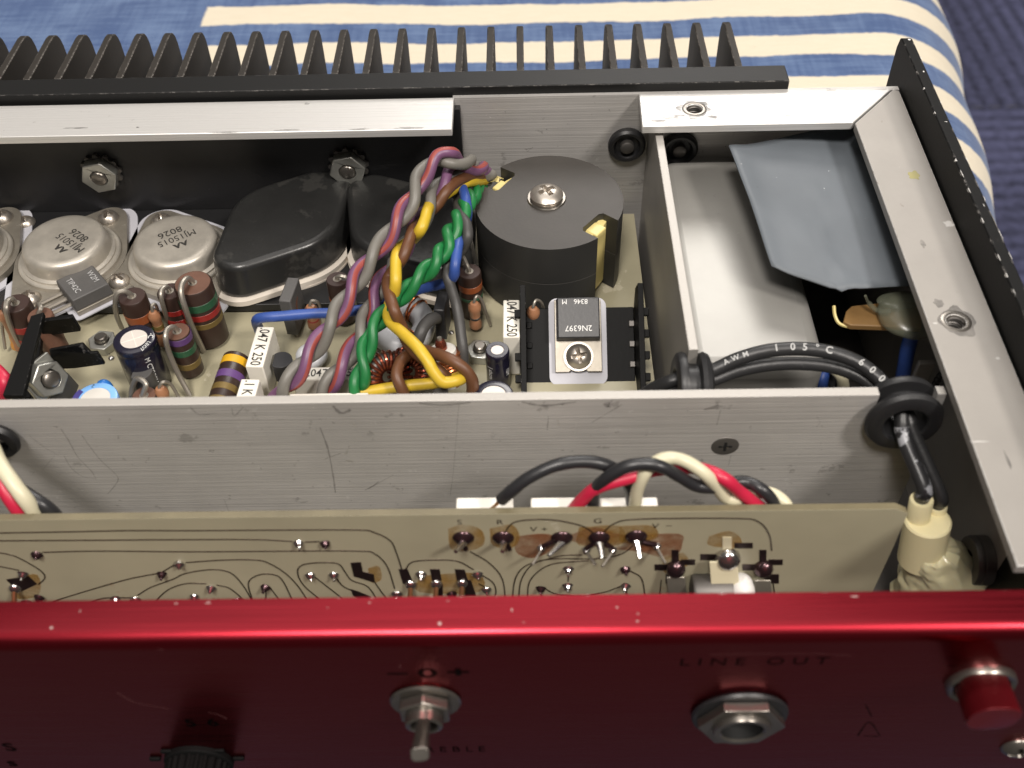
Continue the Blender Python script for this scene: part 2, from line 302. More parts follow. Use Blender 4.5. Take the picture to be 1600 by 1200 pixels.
# ------------------------------------------------------------------ setting: carpet and striped cushion
ZC0 = -62.0                                        # level of the cushion top
def setting_materials():
    m = bpy.data.materials.new('striped cotton'); m.use_nodes = True; nt = m.node_tree; N = nt.nodes; L = nt.links; b = N['Principled BSDF']
    b.inputs['Roughness'].default_value = .85; b.inputs['Sheen Weight'].default_value = .2
    at_ = N.new('ShaderNodeAttribute'); at_.attribute_name = 'cloth'; sx = N.new('ShaderNodeSeparateXYZ'); L.new(at_.outputs['Vector'], sx.inputs[0])
    def math_(op, a, bb, clamp=False):
        x = N.new('ShaderNodeMath'); x.operation = op; x.use_clamp = clamp
        for i, q in enumerate((a, bb)):
            if isinstance(q, (int, float)): x.inputs[i].default_value = q
            else: L.new(q, x.inputs[i])
        return x.outputs[0]
    def noise(scale, st, det=3):
        mp = N.new('ShaderNodeMapping'); mp.inputs['Scale'].default_value = st; n = N.new('ShaderNodeTexNoise'); n.inputs['Scale'].default_value = scale; n.inputs['Detail'].default_value = det
        L.new(at_.outputs['Vector'], mp.inputs[0]); L.new(mp.outputs[0], n.inputs['Vector']); return n.outputs['Fac']
    yw = math_('ADD', math_('ADD', sx.outputs[1], math_('MULTIPLY', math_('SUBTRACT', noise(.35, (1, 1, 1)), .5), 1.6)), math_('MULTIPLY', math_('SUBTRACT', noise(.02, (1, 1, 1)), .5), 6.0))
    y0 = at(900, 3, z=ZC0)[1]; per = (y0 - at(900, 126, z=ZC0)[1]) / 2
    ph = math_('FRACT', math_('DIVIDE', math_('SUBTRACT', y0 + 40 * per, yw), per), 0)
    d = math_('ABSOLUTE', math_('SUBTRACT', ph, .25), 0)
    st = math_('DIVIDE', math_('SUBTRACT', .262, d), .018, True)
    dd = math_('ABSOLUTE', math_('SUBTRACT', ph, 1.0), 0)
    xs = at(318, 38, z=ZC0)[0]
    xg = math_('DIVIDE', math_('SUBTRACT', math_('ADD', sx.outputs[0], math_('MULTIPLY', noise(.3, (1, 1, 1)), 1.5)), xs), .8, True)
    fac = math_('MULTIPLY', st, xg, True)
    blue = N.new('ShaderNodeMix'); blue.data_type = 'RGBA'; blue.inputs[6].default_value = (.035, .075, .19, 1); blue.inputs[7].default_value = (.095, .155, .29, 1)
    wv = math_('ADD', math_('MULTIPLY', noise(1, (.05, .75, 1)), .75), math_('MULTIPLY', noise(1, (.6, .045, 1)), .45))
    wv = math_('ADD', wv, math_('MULTIPLY', math_('SUBTRACT', noise(.05, (1, 1, 1)), .5), .7))
    L.new(math_('DIVIDE', math_('SUBTRACT', wv, .46), .34, True), blue.inputs['Factor'])
    cr = N.new('ShaderNodeMix'); cr.data_type = 'RGBA'; cr.inputs[6].default_value = (.66, .60, .48, 1); cr.inputs[7].default_value = (.60, .53, .40, 1)
    L.new(noise(1, (.12, .7, 1)), cr.inputs['Factor'])
    mx = N.new('ShaderNodeMix'); mx.data_type = 'RGBA'; L.new(fac, mx.inputs['Factor']); L.new(blue.outputs[2], mx.inputs[6]); L.new(cr.outputs[2], mx.inputs[7]); L.new(mx.outputs[2], b.inputs['Base Color'])
    bp = N.new('ShaderNodeBump'); bp.inputs['Strength'].default_value = .5; bp.inputs['Distance'].default_value = .0005
    L.new(noise(1, (.5, 1.1, 1), 2), bp.inputs['Height']); L.new(bp.outputs[0], b.inputs['Normal'])
    M['cloth'] = m
    m = bpy.data.materials.new('ribbed carpet tiles'); m.use_nodes = True; nt = m.node_tree; N = nt.nodes; L = nt.links; b = N['Principled BSDF']; b.inputs['Roughness'].default_value = .95
    tc = N.new('ShaderNodeTexCoord'); a2 = N.new('ShaderNodeAttribute'); a2.attribute_name = 'rib'
    r = N.new('ShaderNodeMix'); r.data_type = 'RGBA'; r.inputs[6].default_value = (.005, .006, .018, 1); r.inputs[7].default_value = (.085, .09, .175, 1)
    n = N.new('ShaderNodeTexNoise'); n.inputs['Scale'].default_value = 130; n.inputs['Detail'].default_value = 5
    L.new(tc.outputs['Object'], n.inputs['Vector'])
    x = N.new('ShaderNodeMath'); x.operation = 'MULTIPLY_ADD'; L.new(n.outputs['Fac'], x.inputs[0]); x.inputs[1].default_value = 1.2; x.inputs[2].default_value = -.45
    y = N.new('ShaderNodeMath'); y.operation = 'MULTIPLY_ADD'; y.use_clamp = True; L.new(a2.outputs['Fac'], y.inputs[0]); y.inputs[1].default_value = .75; L.new(x.outputs[0], y.inputs[2])
    L.new(y.outputs[0], r.inputs['Factor']); L.new(r.outputs[2], b.inputs['Base Color'])
    M['carpet'] = m
setting_materials()

def cushion():
    # a padded seat top: flat in the middle, rolling down at the right, front and back
    xs = np.concatenate([np.linspace(-420, 76, 40), np.linspace(80, 260, 90)]); ys = np.linspace(106, 520, 150)
    m = MB(); n = len(xs); att = []
    for y in ys:
        for x in xs:
            xe = 111.6 + (y - 247) * .136; R = 46.0; q = x - xe
            if q <= 0: X, Z = x, 0.0
            else:
                a = min(q / R, math.pi / 2); X = xe + R * math.sin(a); Z = -R * (1 - math.cos(a)); Z -= max(0, q - R * math.pi / 2) * 6
            X += 1.2 * math.sin(y * .09) * max(0, min(1, q / 50)); Zw = .8 * math.sin(x * .023 + 1) * math.sin(y * .031) + .35 * math.sin(x * .11) * math.sin(y * .13)
            m.v.append((X, y, ZC0 + Z + Zw)); att.append((x, y, 0))
    # unseen front hem, set back so the red panel mirrors dark carpet
    for j in range(len(ys) - 1):
        for i in range(n - 1): m.f.append((j * n + i, j * n + i + 1, (j + 1) * n + i + 1, (j + 1) * n + i)); m.m.append(0)
    o = len(m.v); k = 10
    for j in range(1, k + 1):
        for i in range(n):
            p = m.v[i]; a = min(1, j / 6) * math.pi / 2; m.v.append((p[0], p[1] - 25 * math.sin(a), p[2] - 25 * (1 - math.cos(a)) - max(0, j - 6) * 70)); att.append((att[i][0], 106 - j * 7, 0))
    for j in range(k):
        for i in range(n - 1):
            a, b = (i, i + 1) if j == 0 else (o + (j - 1) * n + i, o + (j - 1) * n + i + 1); m.f.append((b, a, o + j * n + i, o + j * n + i + 1)); m.m.append(0)
    ob = m.build('striped_cushion', 'cloth', None, ang=80)
    ca = ob.data.attributes.new('cloth', 'FLOAT_VECTOR', 'POINT'); ca.data.foreach_set('vector', [c for a in att for c in a])
    tag(ob, 'blue cotton seat cushion with cream stripes under the opened amplifier', 'cushion')
cushion()
def carpet():
    ZF = -430.0; p = at(1560, 168, z=ZF); m = MB(); att = []
    tile = 460.0; step = 2.6
    def patch(x0, x1, y0, y1, alongy):
        n = int((x1 - x0 if alongy else y1 - y0) / step); vals = []
        pos = np.linspace(x0, x1, n + 1) if alongy else np.linspace(y0, y1, n + 1); o = len(m.v); h = 0
        for i, q in enumerate(pos):
            ph = (q % 16.0) / 16.0; v = max(0, math.sin(ph * math.pi)) ** .7; jit = .5 + .5 * math.sin(int(q // 16) * 12.9898) ; v *= .55 + .45 * jit
            z = ZF + 3.0 * v
            for e in (0, 1): m.v.append((q, (y0, y1)[e], z) if alongy else ((x0, x1)[e], q, z)); att.append(v)
        for i in range(n): m.f.append((o + 2 * i, o + 2 * i + 1, o + 2 * i + 3, o + 2 * i + 2)); m.m.append(0)
    for ix in range(-3, 3):
        for iy in range(-2, 3): patch(p[0] - 90 + ix * tile, p[0] - 90 + (ix + 1) * tile - 1, p[1] + iy * tile, p[1] + (iy + 1) * tile - 1, (ix + iy) % 2 == 0)
    ob = m.build('carpet_floor', 'carpet', None, ang=80); ob['kind'] = 'structure'; ob['label'] = 'dark blue ribbed carpet tiles on the floor'
    a = ob.data.attributes.new('rib', 'FLOAT', 'POINT'); a.data.foreach_set('value', att)
carpet()

# ------------------------------------------------------------------ chassis
XL = -185.0; YB = 206.6; ZB = -56.0
ch = thing('amplifier_chassis', 'opened amplifier chassis tray of scuffed bare aluminium sheet', 'chassis', (0, 150, ZB))
MB().box(XL, 86, 71.5, YB + 1.4, ZB - 1.4, ZB).build('floor_panel', 'steel_dark', ch)
MB().box(-16.2, 85.6, YB, YB + 1.4, ZB, -.2).build('back_panel', 'alu_x', ch)
MB().box(84.0, 85.4, 82, YB - .1, ZB, -2.0).build('side_panel', 'alu_plain', ch)
MB().box(68, 84, 80.4, 82, ZB, -30).build('corner_bracket', 'alu_plain', ch)

# middle divider wall with the grommet notch
gp = at(1411, 655, y=116.2); gx, gz = gp[0], gp[2]
wl = thing('divider_wall', 'long brushed aluminium divider wall covered in black scuff marks', 'wall panel', (0, 118.4, ZB))
zt = -3.0; rn = 5.0
out = [(XL, ZB), (72.5, ZB), (72.5, zt), (gx + rn, zt), (gx + rn, gz)] + circ(gx, gz, rn, 10, 0, -math.pi, True)[1:-1] + [(gx - rn, gz), (gx - rn, zt), (XL, zt)]
MB().prism(out, -119.3, -117.5, (), (0, 0, 0), (1, 0, 0), (0, 0, 1), 0).build('wall_sheet', 'alu_x', wl)
MB().box(XL, gx - rn, 117.52, 119.28, zt - .4, zt + .06).build('top_edge', 'alu_edge', wl, .15)
MB().box(gx + rn, 72.4, 117.52, 119.28, zt - .4, zt + .06).build('top_edge', 'alu_edge', wl, .15)
sp = at(1133, 697, y=117.5)
s_ = MB(); s_.lathe([(0, .12), (2.1, .16), (2.5, .08), (2.55, 0)], sp, (0, -1, 0), 30)
s_.build('countersunk_screw', 'steel_dark', wl)
c_ = MB(); c_.obox(sp + (0, -.17, 0), (2.5, .05, .5)); c_.obox(sp + (0, -.175, 0), (.5, .05, 2.5)); c_.build('screw_recess', 'hole', wl)
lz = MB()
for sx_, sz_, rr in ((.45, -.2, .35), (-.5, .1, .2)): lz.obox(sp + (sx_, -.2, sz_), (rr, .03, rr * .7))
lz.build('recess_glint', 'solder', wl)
# scuffs drawn on the sheet as thin scraped lines
def scuff(parent, m, pts, wd, yy):
    g = MB()
    P_ = spline([at(px, py, y=yy) for px, py in pts], 3)
    for i in range(len(P_) - 1):
        a, b = P_[i], P_[i + 1]; d = nrm(b - a); nn = np.cross(d, (0, 1, 0)); k0 = wd * (.35 + .65 * random.random()); k1 = wd * (.35 + .65 * random.random())
        g.add([a + nn * k0, a - nn * k0, b - nn * k1, b + nn * k1], [(0, 1, 2, 3)])
    g.build('scuff_mark', m, parent)
M['scuff'] = mat('dark scuff', (.15, .14, .13), .6, .2, alpha=.34); M['bright_scuff'] = mat('bright scuff', (.8, .78, .75), .35, .7, alpha=.7)
for pts, wd in [([(45, 680), (68, 698), (92, 712)], .10), ([(95, 670), (108, 690), (122, 715), (142, 735), (150, 748)], .14), ([(128, 680), (142, 700), (160, 722), (180, 740), (184, 752), (168, 772)], .12), ([(100, 712), (112, 732), (130, 745), (150, 748)], .10), ([(66, 735), (85, 712)], .07), ([(297, 636), (312, 648), (340, 645)], .16), ([(362, 638), (366, 650), (380, 636)], .14),
                ([(508, 717), (533, 708)], .12), ([(717, 632), (713, 680), (708, 740), (703, 775)], .10), ([(500, 668), (512, 700), (520, 740), (524, 770)], .26), ([(520, 634), (533, 646), (548, 640)], .5), ([(570, 766), (585, 758), (592, 752)], .2), ([(1100, 640), (1118, 636), (1122, 632)], .6), ([(857, 650), (855, 672)], .14), ([(925, 660), (972, 632)], .12), ([(1126, 640), (1120, 664)], .12), ([(1142, 712), (1138, 728)], .1), ([(815, 628), (850, 634), (900, 628)], .45), ([(945, 630), (950, 636), (952, 628)], .5), ([(680, 688), (712, 684)], .1), ([(575, 764), (600, 750), (615, 742)], .10), ([(350, 780), (360, 805)], .08), ([(1276, 650), (1281, 660), (1275, 668)], .06), ([(655, 630), (690, 633), (735, 629)], .35)]:
    scuff(wl, 'scuff', pts, wd * .8, 117.46)
for pts, wd in [([(552, 660), (556, 668)], .15), ([(547, 695), (540, 710)], .16), ([(540, 719), (552, 721)], .3), ([(871, 655), (874, 665)], .14), ([(695, 668), (696, 676)], .18), ([(436, 654), (440, 655)], .3), ([(900, 660), (898, 678)], .08)]:
    scuff(wl, 'bright_scuff', pts, wd, 117.45)

# partition wall
pt = thing('partition_wall', 'grey aluminium partition wall between round ferrite core and transformer can', 'wall panel', (30, 160, ZB))
MB().box(29.3, 31.0, 129.0, YB - .05, ZB, -3.1).build('wall_sheet', 'alu_plain', pt)
MB().box(29.32, 30.98, 129.1, YB - .2, -3.3, -3.02).build('top_edge', 'alu_edge', pt, .12)

# top rails
def rail(name, label, outline, m, holes=(), web=None):
    c = np.mean(np.array(outline), 0); t = thing(name, label, 'rail', (c[0], c[1], -2), 'aluminium rails round the chassis rim')
    MB().prism(outline, -1.9, 0, [circ(h[0], h[1], 1.75, 24) for h in holes]).build('flange', m, t, .18)
    if web: MB().box(*web).build('web', m, t)
    for h in holes:
        g = MB(); g.lathe([(1.7, -3.5), (1.7, -.35), (1.95, .10), (2.5, .14), (2.75, .03)][::-1], (h[0], h[1], 0), (0, 0, 1), 28)
        z = -.5
        g.build('threaded_insert', 'nickel', t)
        th = MB(); th.tube([(h[0] + 1.55 * math.cos(a), h[1] + 1.55 * math.sin(a), -.5 - a * .09) for a in np.linspace(0, 2 * math.pi * 5, 100)], .22, 5); th.build('thread', 'steel_dark', t)
        MB().lathe([(0, -3.45), (1.7, -3.45)], (h[0], h[1], 0), (0, 0, 1), 20).build('bore', 'hole', t)
h1 = at(1085, 170, z=0); h2 = at(1494, 502, z=0)
rail('chassis_rail', 'pale aluminium rim rail along the left of the back edge', [(XL, 194.2), (-15.9, 194.2), (-15.9, 206.5), (XL, 206.5)], 'alu_rail')
rail('chassis_rail', 'bright white aluminium rim rail at the right of the back edge', [(26.1, 193.8), (72.3, 193.9), (83.6, 206.4), (26.4, 206.5)], 'alu_rail', [h1])
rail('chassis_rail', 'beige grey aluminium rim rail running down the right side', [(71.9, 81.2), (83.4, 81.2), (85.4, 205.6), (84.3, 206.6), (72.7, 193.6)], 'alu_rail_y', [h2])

M['smear'] = mat('grey smear', (.10, .095, .09), .6, 0, afade=(.36, 200)); M['smear_y'] = mat('yellow smear', (.50, .46, .20), .6, 0, alpha=.5); M['smear_w'] = mat('pale smear', (.75, .73, .70), .5, .2, alpha=.6)
RAILS = [o for o in COL.objects if o.name.startswith('chassis_rail')]
def smear(parent, px, py, rx_, ry_, m, hole=0, k=40):
    c = at(px, py, z=0); o = []
    for i in range(k):
        a = 2 * math.pi * i / k; q = .85 + .45 * mn.noise(Vector((math.cos(a) * 1.7 + px, math.sin(a) * 1.7 + py, 0))); o.append((max(rx_ * q, hole and hole + .15) * math.cos(a), max(ry_ * q, hole and hole + .15) * math.sin(a)))
    MB().prism(o, .012, .03, [circ(0, 0, hole, 18)] if hole else (), (c[0], c[1], 0)).build('smear', m, parent)
smear(RAILS[1], 1085, 170, 4.0, 3.6, 'smear', 2.8)
for px, py, rx_, ry_ in ((1048, 184, 2.6, .45), (1062, 181, 2.0, .4), (1115, 183, 1.6, .6), (1230, 181, .9, .2), (1030, 189, 2.2, .3)): smear(RAILS[1], px, py, rx_, ry_, 'smear')
smear(RAILS[2], 1494, 502, 3.8, 3.8, 'smear', 2.8); smear(RAILS[2], 1467, 474, 1.0, 1.2, 'smear'); smear(RAILS[2], 1442, 381, .5, 1.2, 'smear'); smear(RAILS[2], 1428, 274, 1.3, 1.6, 'smear_y'); smear(RAILS[2], 1482, 350, 1.0, 1.0, 'smear_w'); smear(RAILS[2], 1461, 505, .5, .25, 'smear_w')
smear(RAILS[2], 1530, 690, 1.6, .15, 'smear_w'); smear(RAILS[2], 1575, 720, .25, 2.2, 'smear'); smear(RAILS[2], 1559, 560, .4, .3, 'smear_w')
for px, py, rx_, ry_ in ((450, 203, 3, .35), (560, 202, 2.4, .3), (640, 200, 4, .4), (350, 207, 5, .35), (215, 199, .4, .25), (480, 162, .8, .4), (120, 200, 3, .3)): smear(RAILS[0], px, py, rx_, ry_, 'smear')

# black side plate beyond the right rail
pz = 14.0
sp_ = thing('side_plate', 'tall black painted end plate with chipped edges right of the side rail', 'panel', (84, 150, ZB))
pz = 8.0; PU = nrm((.017, 1, 0)); PO = np.array((86.0 - .017 * 216, 0, 0))
MB().prism([(79, ZB - 4), (214.6, ZB - 4), (216.2, pz - 3.0), (215.4, pz - .4), (214.2, pz), (79, pz)], 0, 2.4, (), PO, PU, (0, 0, 1)).build('plate', 'black_plate', sp_, .25)
# heat sink with fins
hs = thing('heat_sink', 'long black finned heat sink across the back of the chassis', 'heat sink', (0, 210, ZB))
MB().box(-225, 60.6, 206.75 + .9, 214.2, ZB, 2.0).build('base_plate', 'black', hs, .25)
fa = at(31, 60, z=2)[0]; fb = at(1135, 29, z=2)[0]; pitch = (fb - fa) / 24
fo = [(0, ZB), (21.5, ZB), (22.9, -5), (22.9, -2.2), (22.5, -.4), (21.6, .9), (20.3, 1.6), (18.6, 1.9), (0, 1.9)]
f0 = MB().prism(fo, -.85, .85, (), (fb, 214.15, 0), (0, 1, 0), (0, 0, 1)); fin = f0.build('fin', 'black_fin', hs, .25)
for k in range(1, 37):
    c = fin.copy(); COL.objects.link(c); c.parent = hs; c.location.x = -pitch * k * S + random.uniform(-.1, .1) * S
# black mounting bracket: upright and shelf
ZS = -29.5
br = thing('transistor_bracket', 'black angle bracket carrying the row of power transistors', 'bracket', (-70, 190, ZS))
MB().box(XL - 25, -14.6, 204.6, 206.45, ZS - 2.0, -2.0).build('upright', 'black_in', br)
shf = at(400, 476, z=ZS)[1]
MB().box(XL - 25, -13.0, shf, 204.55, ZS - 2.0, ZS).build('shelf', 'black_in', br, .15)
for px, py in ((160, 266), (545, 256)):
    c = at(px, py, y=204.5); n_ = nut_mb(c - (0, .9, 0), (0, -1, 0), 7.8, 2.4, 2.0, bolt=.5, ph=.2); n_.build('hex_nut', ['zinc', 'nickel'], br, .25)
    wsh = MB(); st_ = []
    for k in range(48): r_ = 4.9 if k % 4 < 2 else 4.2; a = 2 * math.pi * k / 48; st_.append((r_ * math.cos(a), r_ * math.sin(a)))
    wsh.prism(st_, 0, .8, (), c, (1, 0, 0), (0, 0, 1)); wsh.build('star_washer', 'steel_dark', br)
screw_mb(at(41, 349, z=ZS + .1), (0, 0, 1), 2.3, 1.7).build('screw', 'screw', br)
screw_mb(at(187, 440, z=ZS + 2.0), (0, 0, 1), 2.4, 1.8, rot=1.).build('screw', 'screw', br)

# main circuit board
ZP = -32.4
pb = thing('main_circuit_board', 'large beige circuit board crowded with components behind the divider wall', 'circuit board', (-50, 150, ZP))
MB().prism([(XL, 119.8), (27.2, 119.8), (27.2, 203.5), (-12.2, 203.5), (-12.2, shf + 14), (XL, shf + 14)], ZP - 1.6, ZP).build('board', 'pcb', pb)
def board_nut(px, py, af=5.4):
    c = at(px, py, z=ZP + 2.2); c[2] = ZP; nut_mb(c, (0, 0, 1), af, 2.2, 1.5, bolt=1.3, ph=.4).build('hex_nut', ['zinc', 'nickel'], pb, .2)
board_nut(750, 545); board_nut(159, 531, 5.6)
for px, py in ((168, 552), (174, 560), (148, 617), (705, 520)): MB().sphere(at(px, py, z=ZP + .1), .7, 1, 1, .7, jit=.05).build('solder_joint', 'solder', pb)

# red front panel
fp = thing('red_amplifier_front', 'glossy red anodised front panel with black legends and chipped top edge', 'front panel', (0, 70, -30))
YF = 70.4
prof = [(77.3, -2.0), (77.3, 0)] + [(72.9 + 0 - 2.5 * math.sin(a), -2.5 + 2.5 * math.cos(a)) for a in np.linspace(0, math.pi / 2, 9)] + [(YF, -60), (YF + 2, -60), (YF + 2, -2.0)]
MB().prism(prof, XL, 92, (), (0, 0, 0), (0, 1, 0), (0, 0, 1)).build('panel_sheet', 'red', fp, 0, 30)
YT = YF - .02
def ptxt(t, px, py, size, **k): return text(t, at(px, py, y=YF), (1, 0, 0), (0, 0, 1), size, 'ink_d', fp, **k)
ptxt('L I N E   O U T', 1178, 1034, 3.2, sx=1.08, bold=.0)
ptxt('_', 619, 1044, 4.5, sx=1.2, bold=.03); ptxt('0', 668, 1052, 4.4, sx=1.4, bold=.02); ptxt('+', 716, 1051, 4.4, sx=1.4, bold=.03)
ptxt('T R E B L E', 700, 1171, 3.2, sx=.86, bold=.0)
ptxt('5', 298, 1130, 4, bold=.02); ptxt('6', 332, 1129, 4, bold=.02); ptxt('S', 15, 1168, 4.5, bold=.02); ptxt('s', 18, 1192, 4.5, bold=.02)
for pts in ([(1340, 1150), (1358, 1128), (1375, 1150)], [(1350, 1150), (1372, 1151)], [(1352, 1100), (1362, 1120)]): scuff(fp, 'ink_d', pts, .16, YF - .03)
for pts, wd in [([(183, 1082), (210, 1097), (245, 1104), (265, 1108)], .10), ([(326, 1113), (342, 1117), (354, 1123)], .12), ([(625, 1038), (625, 1043)], .1), ([(1110, 1023), (1250, 1021), (1330, 1024)], .05), ([(247, 1014), (255, 1016)], .12)]: scuff(fp, 'chip_dull', pts, wd, YF - .03) if 'chip_dull' in M else None

# chips of bare metal on the red edge and on the side plate
def chips(parent, m, items, surf, name='paint_chip'):
    for (px, py, sx, sy) in items:
        c, U, V, nn = surf(px, py); g = MB(); k = 7
        sx *= .75; sy *= .75; g.prism([(sx * (.5 + .5 * random.random()) * math.cos(2 * math.pi * i / k), sy * (.5 + .5 * random.random()) * math.sin(2 * math.pi * i / k)) for i in range(k)], 0, .035, (), c, U, V); g.build(name, m, parent)
def red_surf(px, py):
    c = at(px, py, z=0)
    if c[1] >= 72.95: return c, (1, 0, 0), (0, 1, 0), 0
    for a in np.linspace(0, math.pi / 2, 90):   # walk round the rolled edge
        y, z = 72.9 - 2.5 * math.sin(a), -2.5 + 2.5 * math.cos(a); q = at(px, py, y=y)
        if q[2] <= z: return np.array((q[0], y, z)), (1, 0, 0), (0, math.cos(a), math.sin(a)), 0
    return at(px, py, y=YF), (1, 0, 0), (0, 0, 1), 0
chips(fp, 'chip', [(83, 985, .45, .3), (689, 985, .45, .45), (577, 942, .25, .15), (700, 939, .35, .12), (800, 953, .2, .45), (964, 949, .3, .2), (997, 959, .2, .3), (275, 943, .45, .14), (325, 942, .7, .18), (125, 955, .12, .3), (995, 978, .4, .12), (818, 977, .3, .1), (1335, 932, 1.0, .12), (512, 950, .2, .1)], red_surf)
M['chip_w'] = mat('bare aluminium chip', (.72, .70, .67), .4, .6)
def plate_top(px, py):
    y = at(px, py, z=pz)[1]; return PO + PU * y + np.array((.14, 0, pz)), (1, 0, 0), (0, 1, 0), 0
def plate_arris(px, py):
    y = at(px, py, z=pz)[1]; return PO + PU * y + np.array((0, 0, pz - .3)), (0, 1, 0), (0, 0, 1), 0
def plate_end(px, py):
    y = at(px, py, z=pz)[1]; return PO + PU * y + np.array((1.6, 0, pz)), (1, 0, 0), (0, 1, 0), 0
AR = [(1436, 138, .6, .35), (1454, 176, .9, .2), (1494, 250, .9, .5), (1503, 272, 2.6, .12), (1513, 298, 1.8, .13), (1535, 345, 1.8, .14), (1560, 402, 2.4, .12), (1573, 430, 1.2, .3), (1585, 455, 1.6, .12)]
chips(sp_, 'chip_w', AR, plate_arris); chips(sp_, 'chip_w', [(a, b, .10 + d * .35, c * .8) for a, b, c, d in AR], plate_top)
def plate_far(px, py):
    y = at(px, py, z=pz)[1]; return PO + PU * y + np.array((2.3, 0, pz)), (1, 0, 0), (0, 1, 0), 0
chips(sp_, 'chip_w', [(1440, 90, .10, 1.4), (1470, 160, .10, 1.0), (1512, 250, .10, 2.6), (1540, 310, .12, 1.6), (1565, 365, .1, 3.0), (1580, 400, .1, 2.0)], plate_far)
chips(sp_, 'chip_w', [(1415, 62, .5, .6), (1440, 112, .3, .5), (1478, 190, .5, .14), (1545, 320, .12, .8)], plate_end)

# ------------------------------------------------------------------ panel controls
def on_panel(px, py): return at(px, py, y=YF)
t = thing('jack_socket', 'large nickel jack socket under the line out legend on red panel', 'jack socket', on_panel(1155, 1118)); c = on_panel(1155, 1112); ax = (0, -1, 0)
MB().lathe([(0, .05), (7.4, .05), (7.7, .5), (7.5, 1.0), (5.4, 1.1)][::-1], c, ax, 40).build('washer', 'grommet', t)
u, v, w_ = basis(ax); MB().prism([(6.9 * math.cos(math.pi / 3 * k), 6.9 * math.sin(math.pi / 3 * k)) for k in range(6)], 1.1, 2.7, [circ(0, 0, 4.6, 32)], c, u, v).build('hex_nut', 'nickel', t, .5)
MB().lathe([(3.3, 0), (3.3, 3.2), (3.6, 3.5), (4.4, 3.5), (4.6, 3.0), (4.6, 1)], c, ax, 36).build('bush', 'nickel', t)
MB().lathe([(3.24, 3.1), (3.24, .6), (0, .6)], c, ax, 28).build('bore', 'hole', t)
t = thing('toggle_switch', 'small chrome toggle switch with flat lever between minus and plus marks', 'switch', on_panel(663, 1100)); c = on_panel(665, 1094)
MB().lathe([(0, .05), (5.4, .05), (5.6, .35), (5.3, .7), (3.0, .75)][::-1], c, ax, 40).build('washer', 'nickel', t)
nut_mb(c + (0, -.75, 0), ax, 7.6, 1.9, 2.9, bolt=0, ph=.52).build('hex_nut', 'nickel', t, .3)
MB().lathe([(2.1, 0), (2.1, 4.2), (2.4, 4.4), (2.9, 4.2), (2.95, 2)], c, ax, 30).build('bush', 'nickel', t)
MB().lathe([(0, 2.2), (2.15, 2.2)], c, ax, 20).build('bore', 'hole', t)
l0 = c + (0, -3.0, .2); l1 = at(656, 1179, y=c[1] - 13.5); d = nrm(l1 - l0); g = MB(); uu = nrm(np.cross((0, 0, 1), d)); R = np.stack([uu, np.cross(d, uu), d], 1)
q = [l0 + (l1 - l0) * k for k in np.linspace(0, 1, 6)]
wd = [1.0, 1.0, 1.05, 1.15, 1.25, 1.3]; vs = []; fs = []
for p, a in zip(q, wd):
    for k in range(16): th = 2 * math.pi * k / 16; cx, sy = math.cos(th), math.sin(th); vs.append(p + R[:, 0] * a * math.copysign(abs(cx) ** .6, cx) + R[:, 1] * a * .78 * math.copysign(abs(sy) ** .6, sy))
for i in range(5):
    for k in range(16): fs.append((i * 16 + k, i * 16 + (k + 1) % 16, i * 16 + 16 + (k + 1) % 16, i * 16 + 16 + k))
fs.append(tuple(range(80, 96))); g.add(vs, fs); g.build('lever', 'nickel', t, .12)
t = thing('push_button', 'red anodised push button in a grey bezel at the panel corner', 'button', on_panel(1530, 1060)); c = on_panel(1531, 1064)
MB().lathe([(5.2, .0), (5.2, .9), (4.9, 1.3), (4.2, 1.1), (4.1, 0)], c, ax, 36).build('bezel', 'nickel', t)
tip = at(1553, 1124, y=c[1] - 11.5)
g = MB(); dd = tip - c; pr = []
for k in range(20): th = 2 * math.pi * k / 20; pr.append((math.copysign(abs(math.cos(th)) ** .8, math.cos(th)), math.copysign(abs(math.sin(th)) ** .8, math.sin(th))))
vs = [c + np.array((a * 3.7, 0, b * 3.7)) for a, b in pr] + [tip + np.array((a * 3.5, 0, b * 3.5)) for a, b in pr]
g.add(vs, [tuple(range(20, 40))] + [(k, (k + 1) % 20, 20 + (k + 1) % 20, 20 + k) for k in range(20)]); g.build('cap', 'red_dark', t, .35, 50)
t = thing('control_knob', 'black ribbed control knob cut off by the bottom edge of the photo', 'knob', on_panel(312, 1185)); c = at(312, 1186, y=YF)
kn = [((5.6 if k % 4 < 2 else 5.25) * math.cos(2 * math.pi * k / 96), (5.6 if k % 4 < 2 else 5.25) * math.sin(2 * math.pi * k / 96)) for k in range(96)]
MB().lathe([(5.9, 0.05), (5.9, .9), (5.5, 1.2), (0, 1.2)], c, ax, 40).build('skirt', 'knob', t, .1)
MB().prism(kn, 1.2, 12.5, (), c, *basis(ax)[:2], scale_top=.93).build('grip', 'knob', t, .3)
for k_, (sx_, sz_) in enumerate(((-4.6, 4.2), (4.4, 4.2), (-7.4, 1.0), (7.0, .8))): MB().obox(c + (sx_, -.3, sz_), (1.9, .6, 1.0)).build('lug', 'knob', t, .2)
t = thing('panel_screw', 'domed nickel screw at the lower right corner of red panel', 'screw', on_panel(1588, 1168)); screw_mb(on_panel(1590, 1166) , ax, 2.9, 1.6).build('head', 'nickel', t)

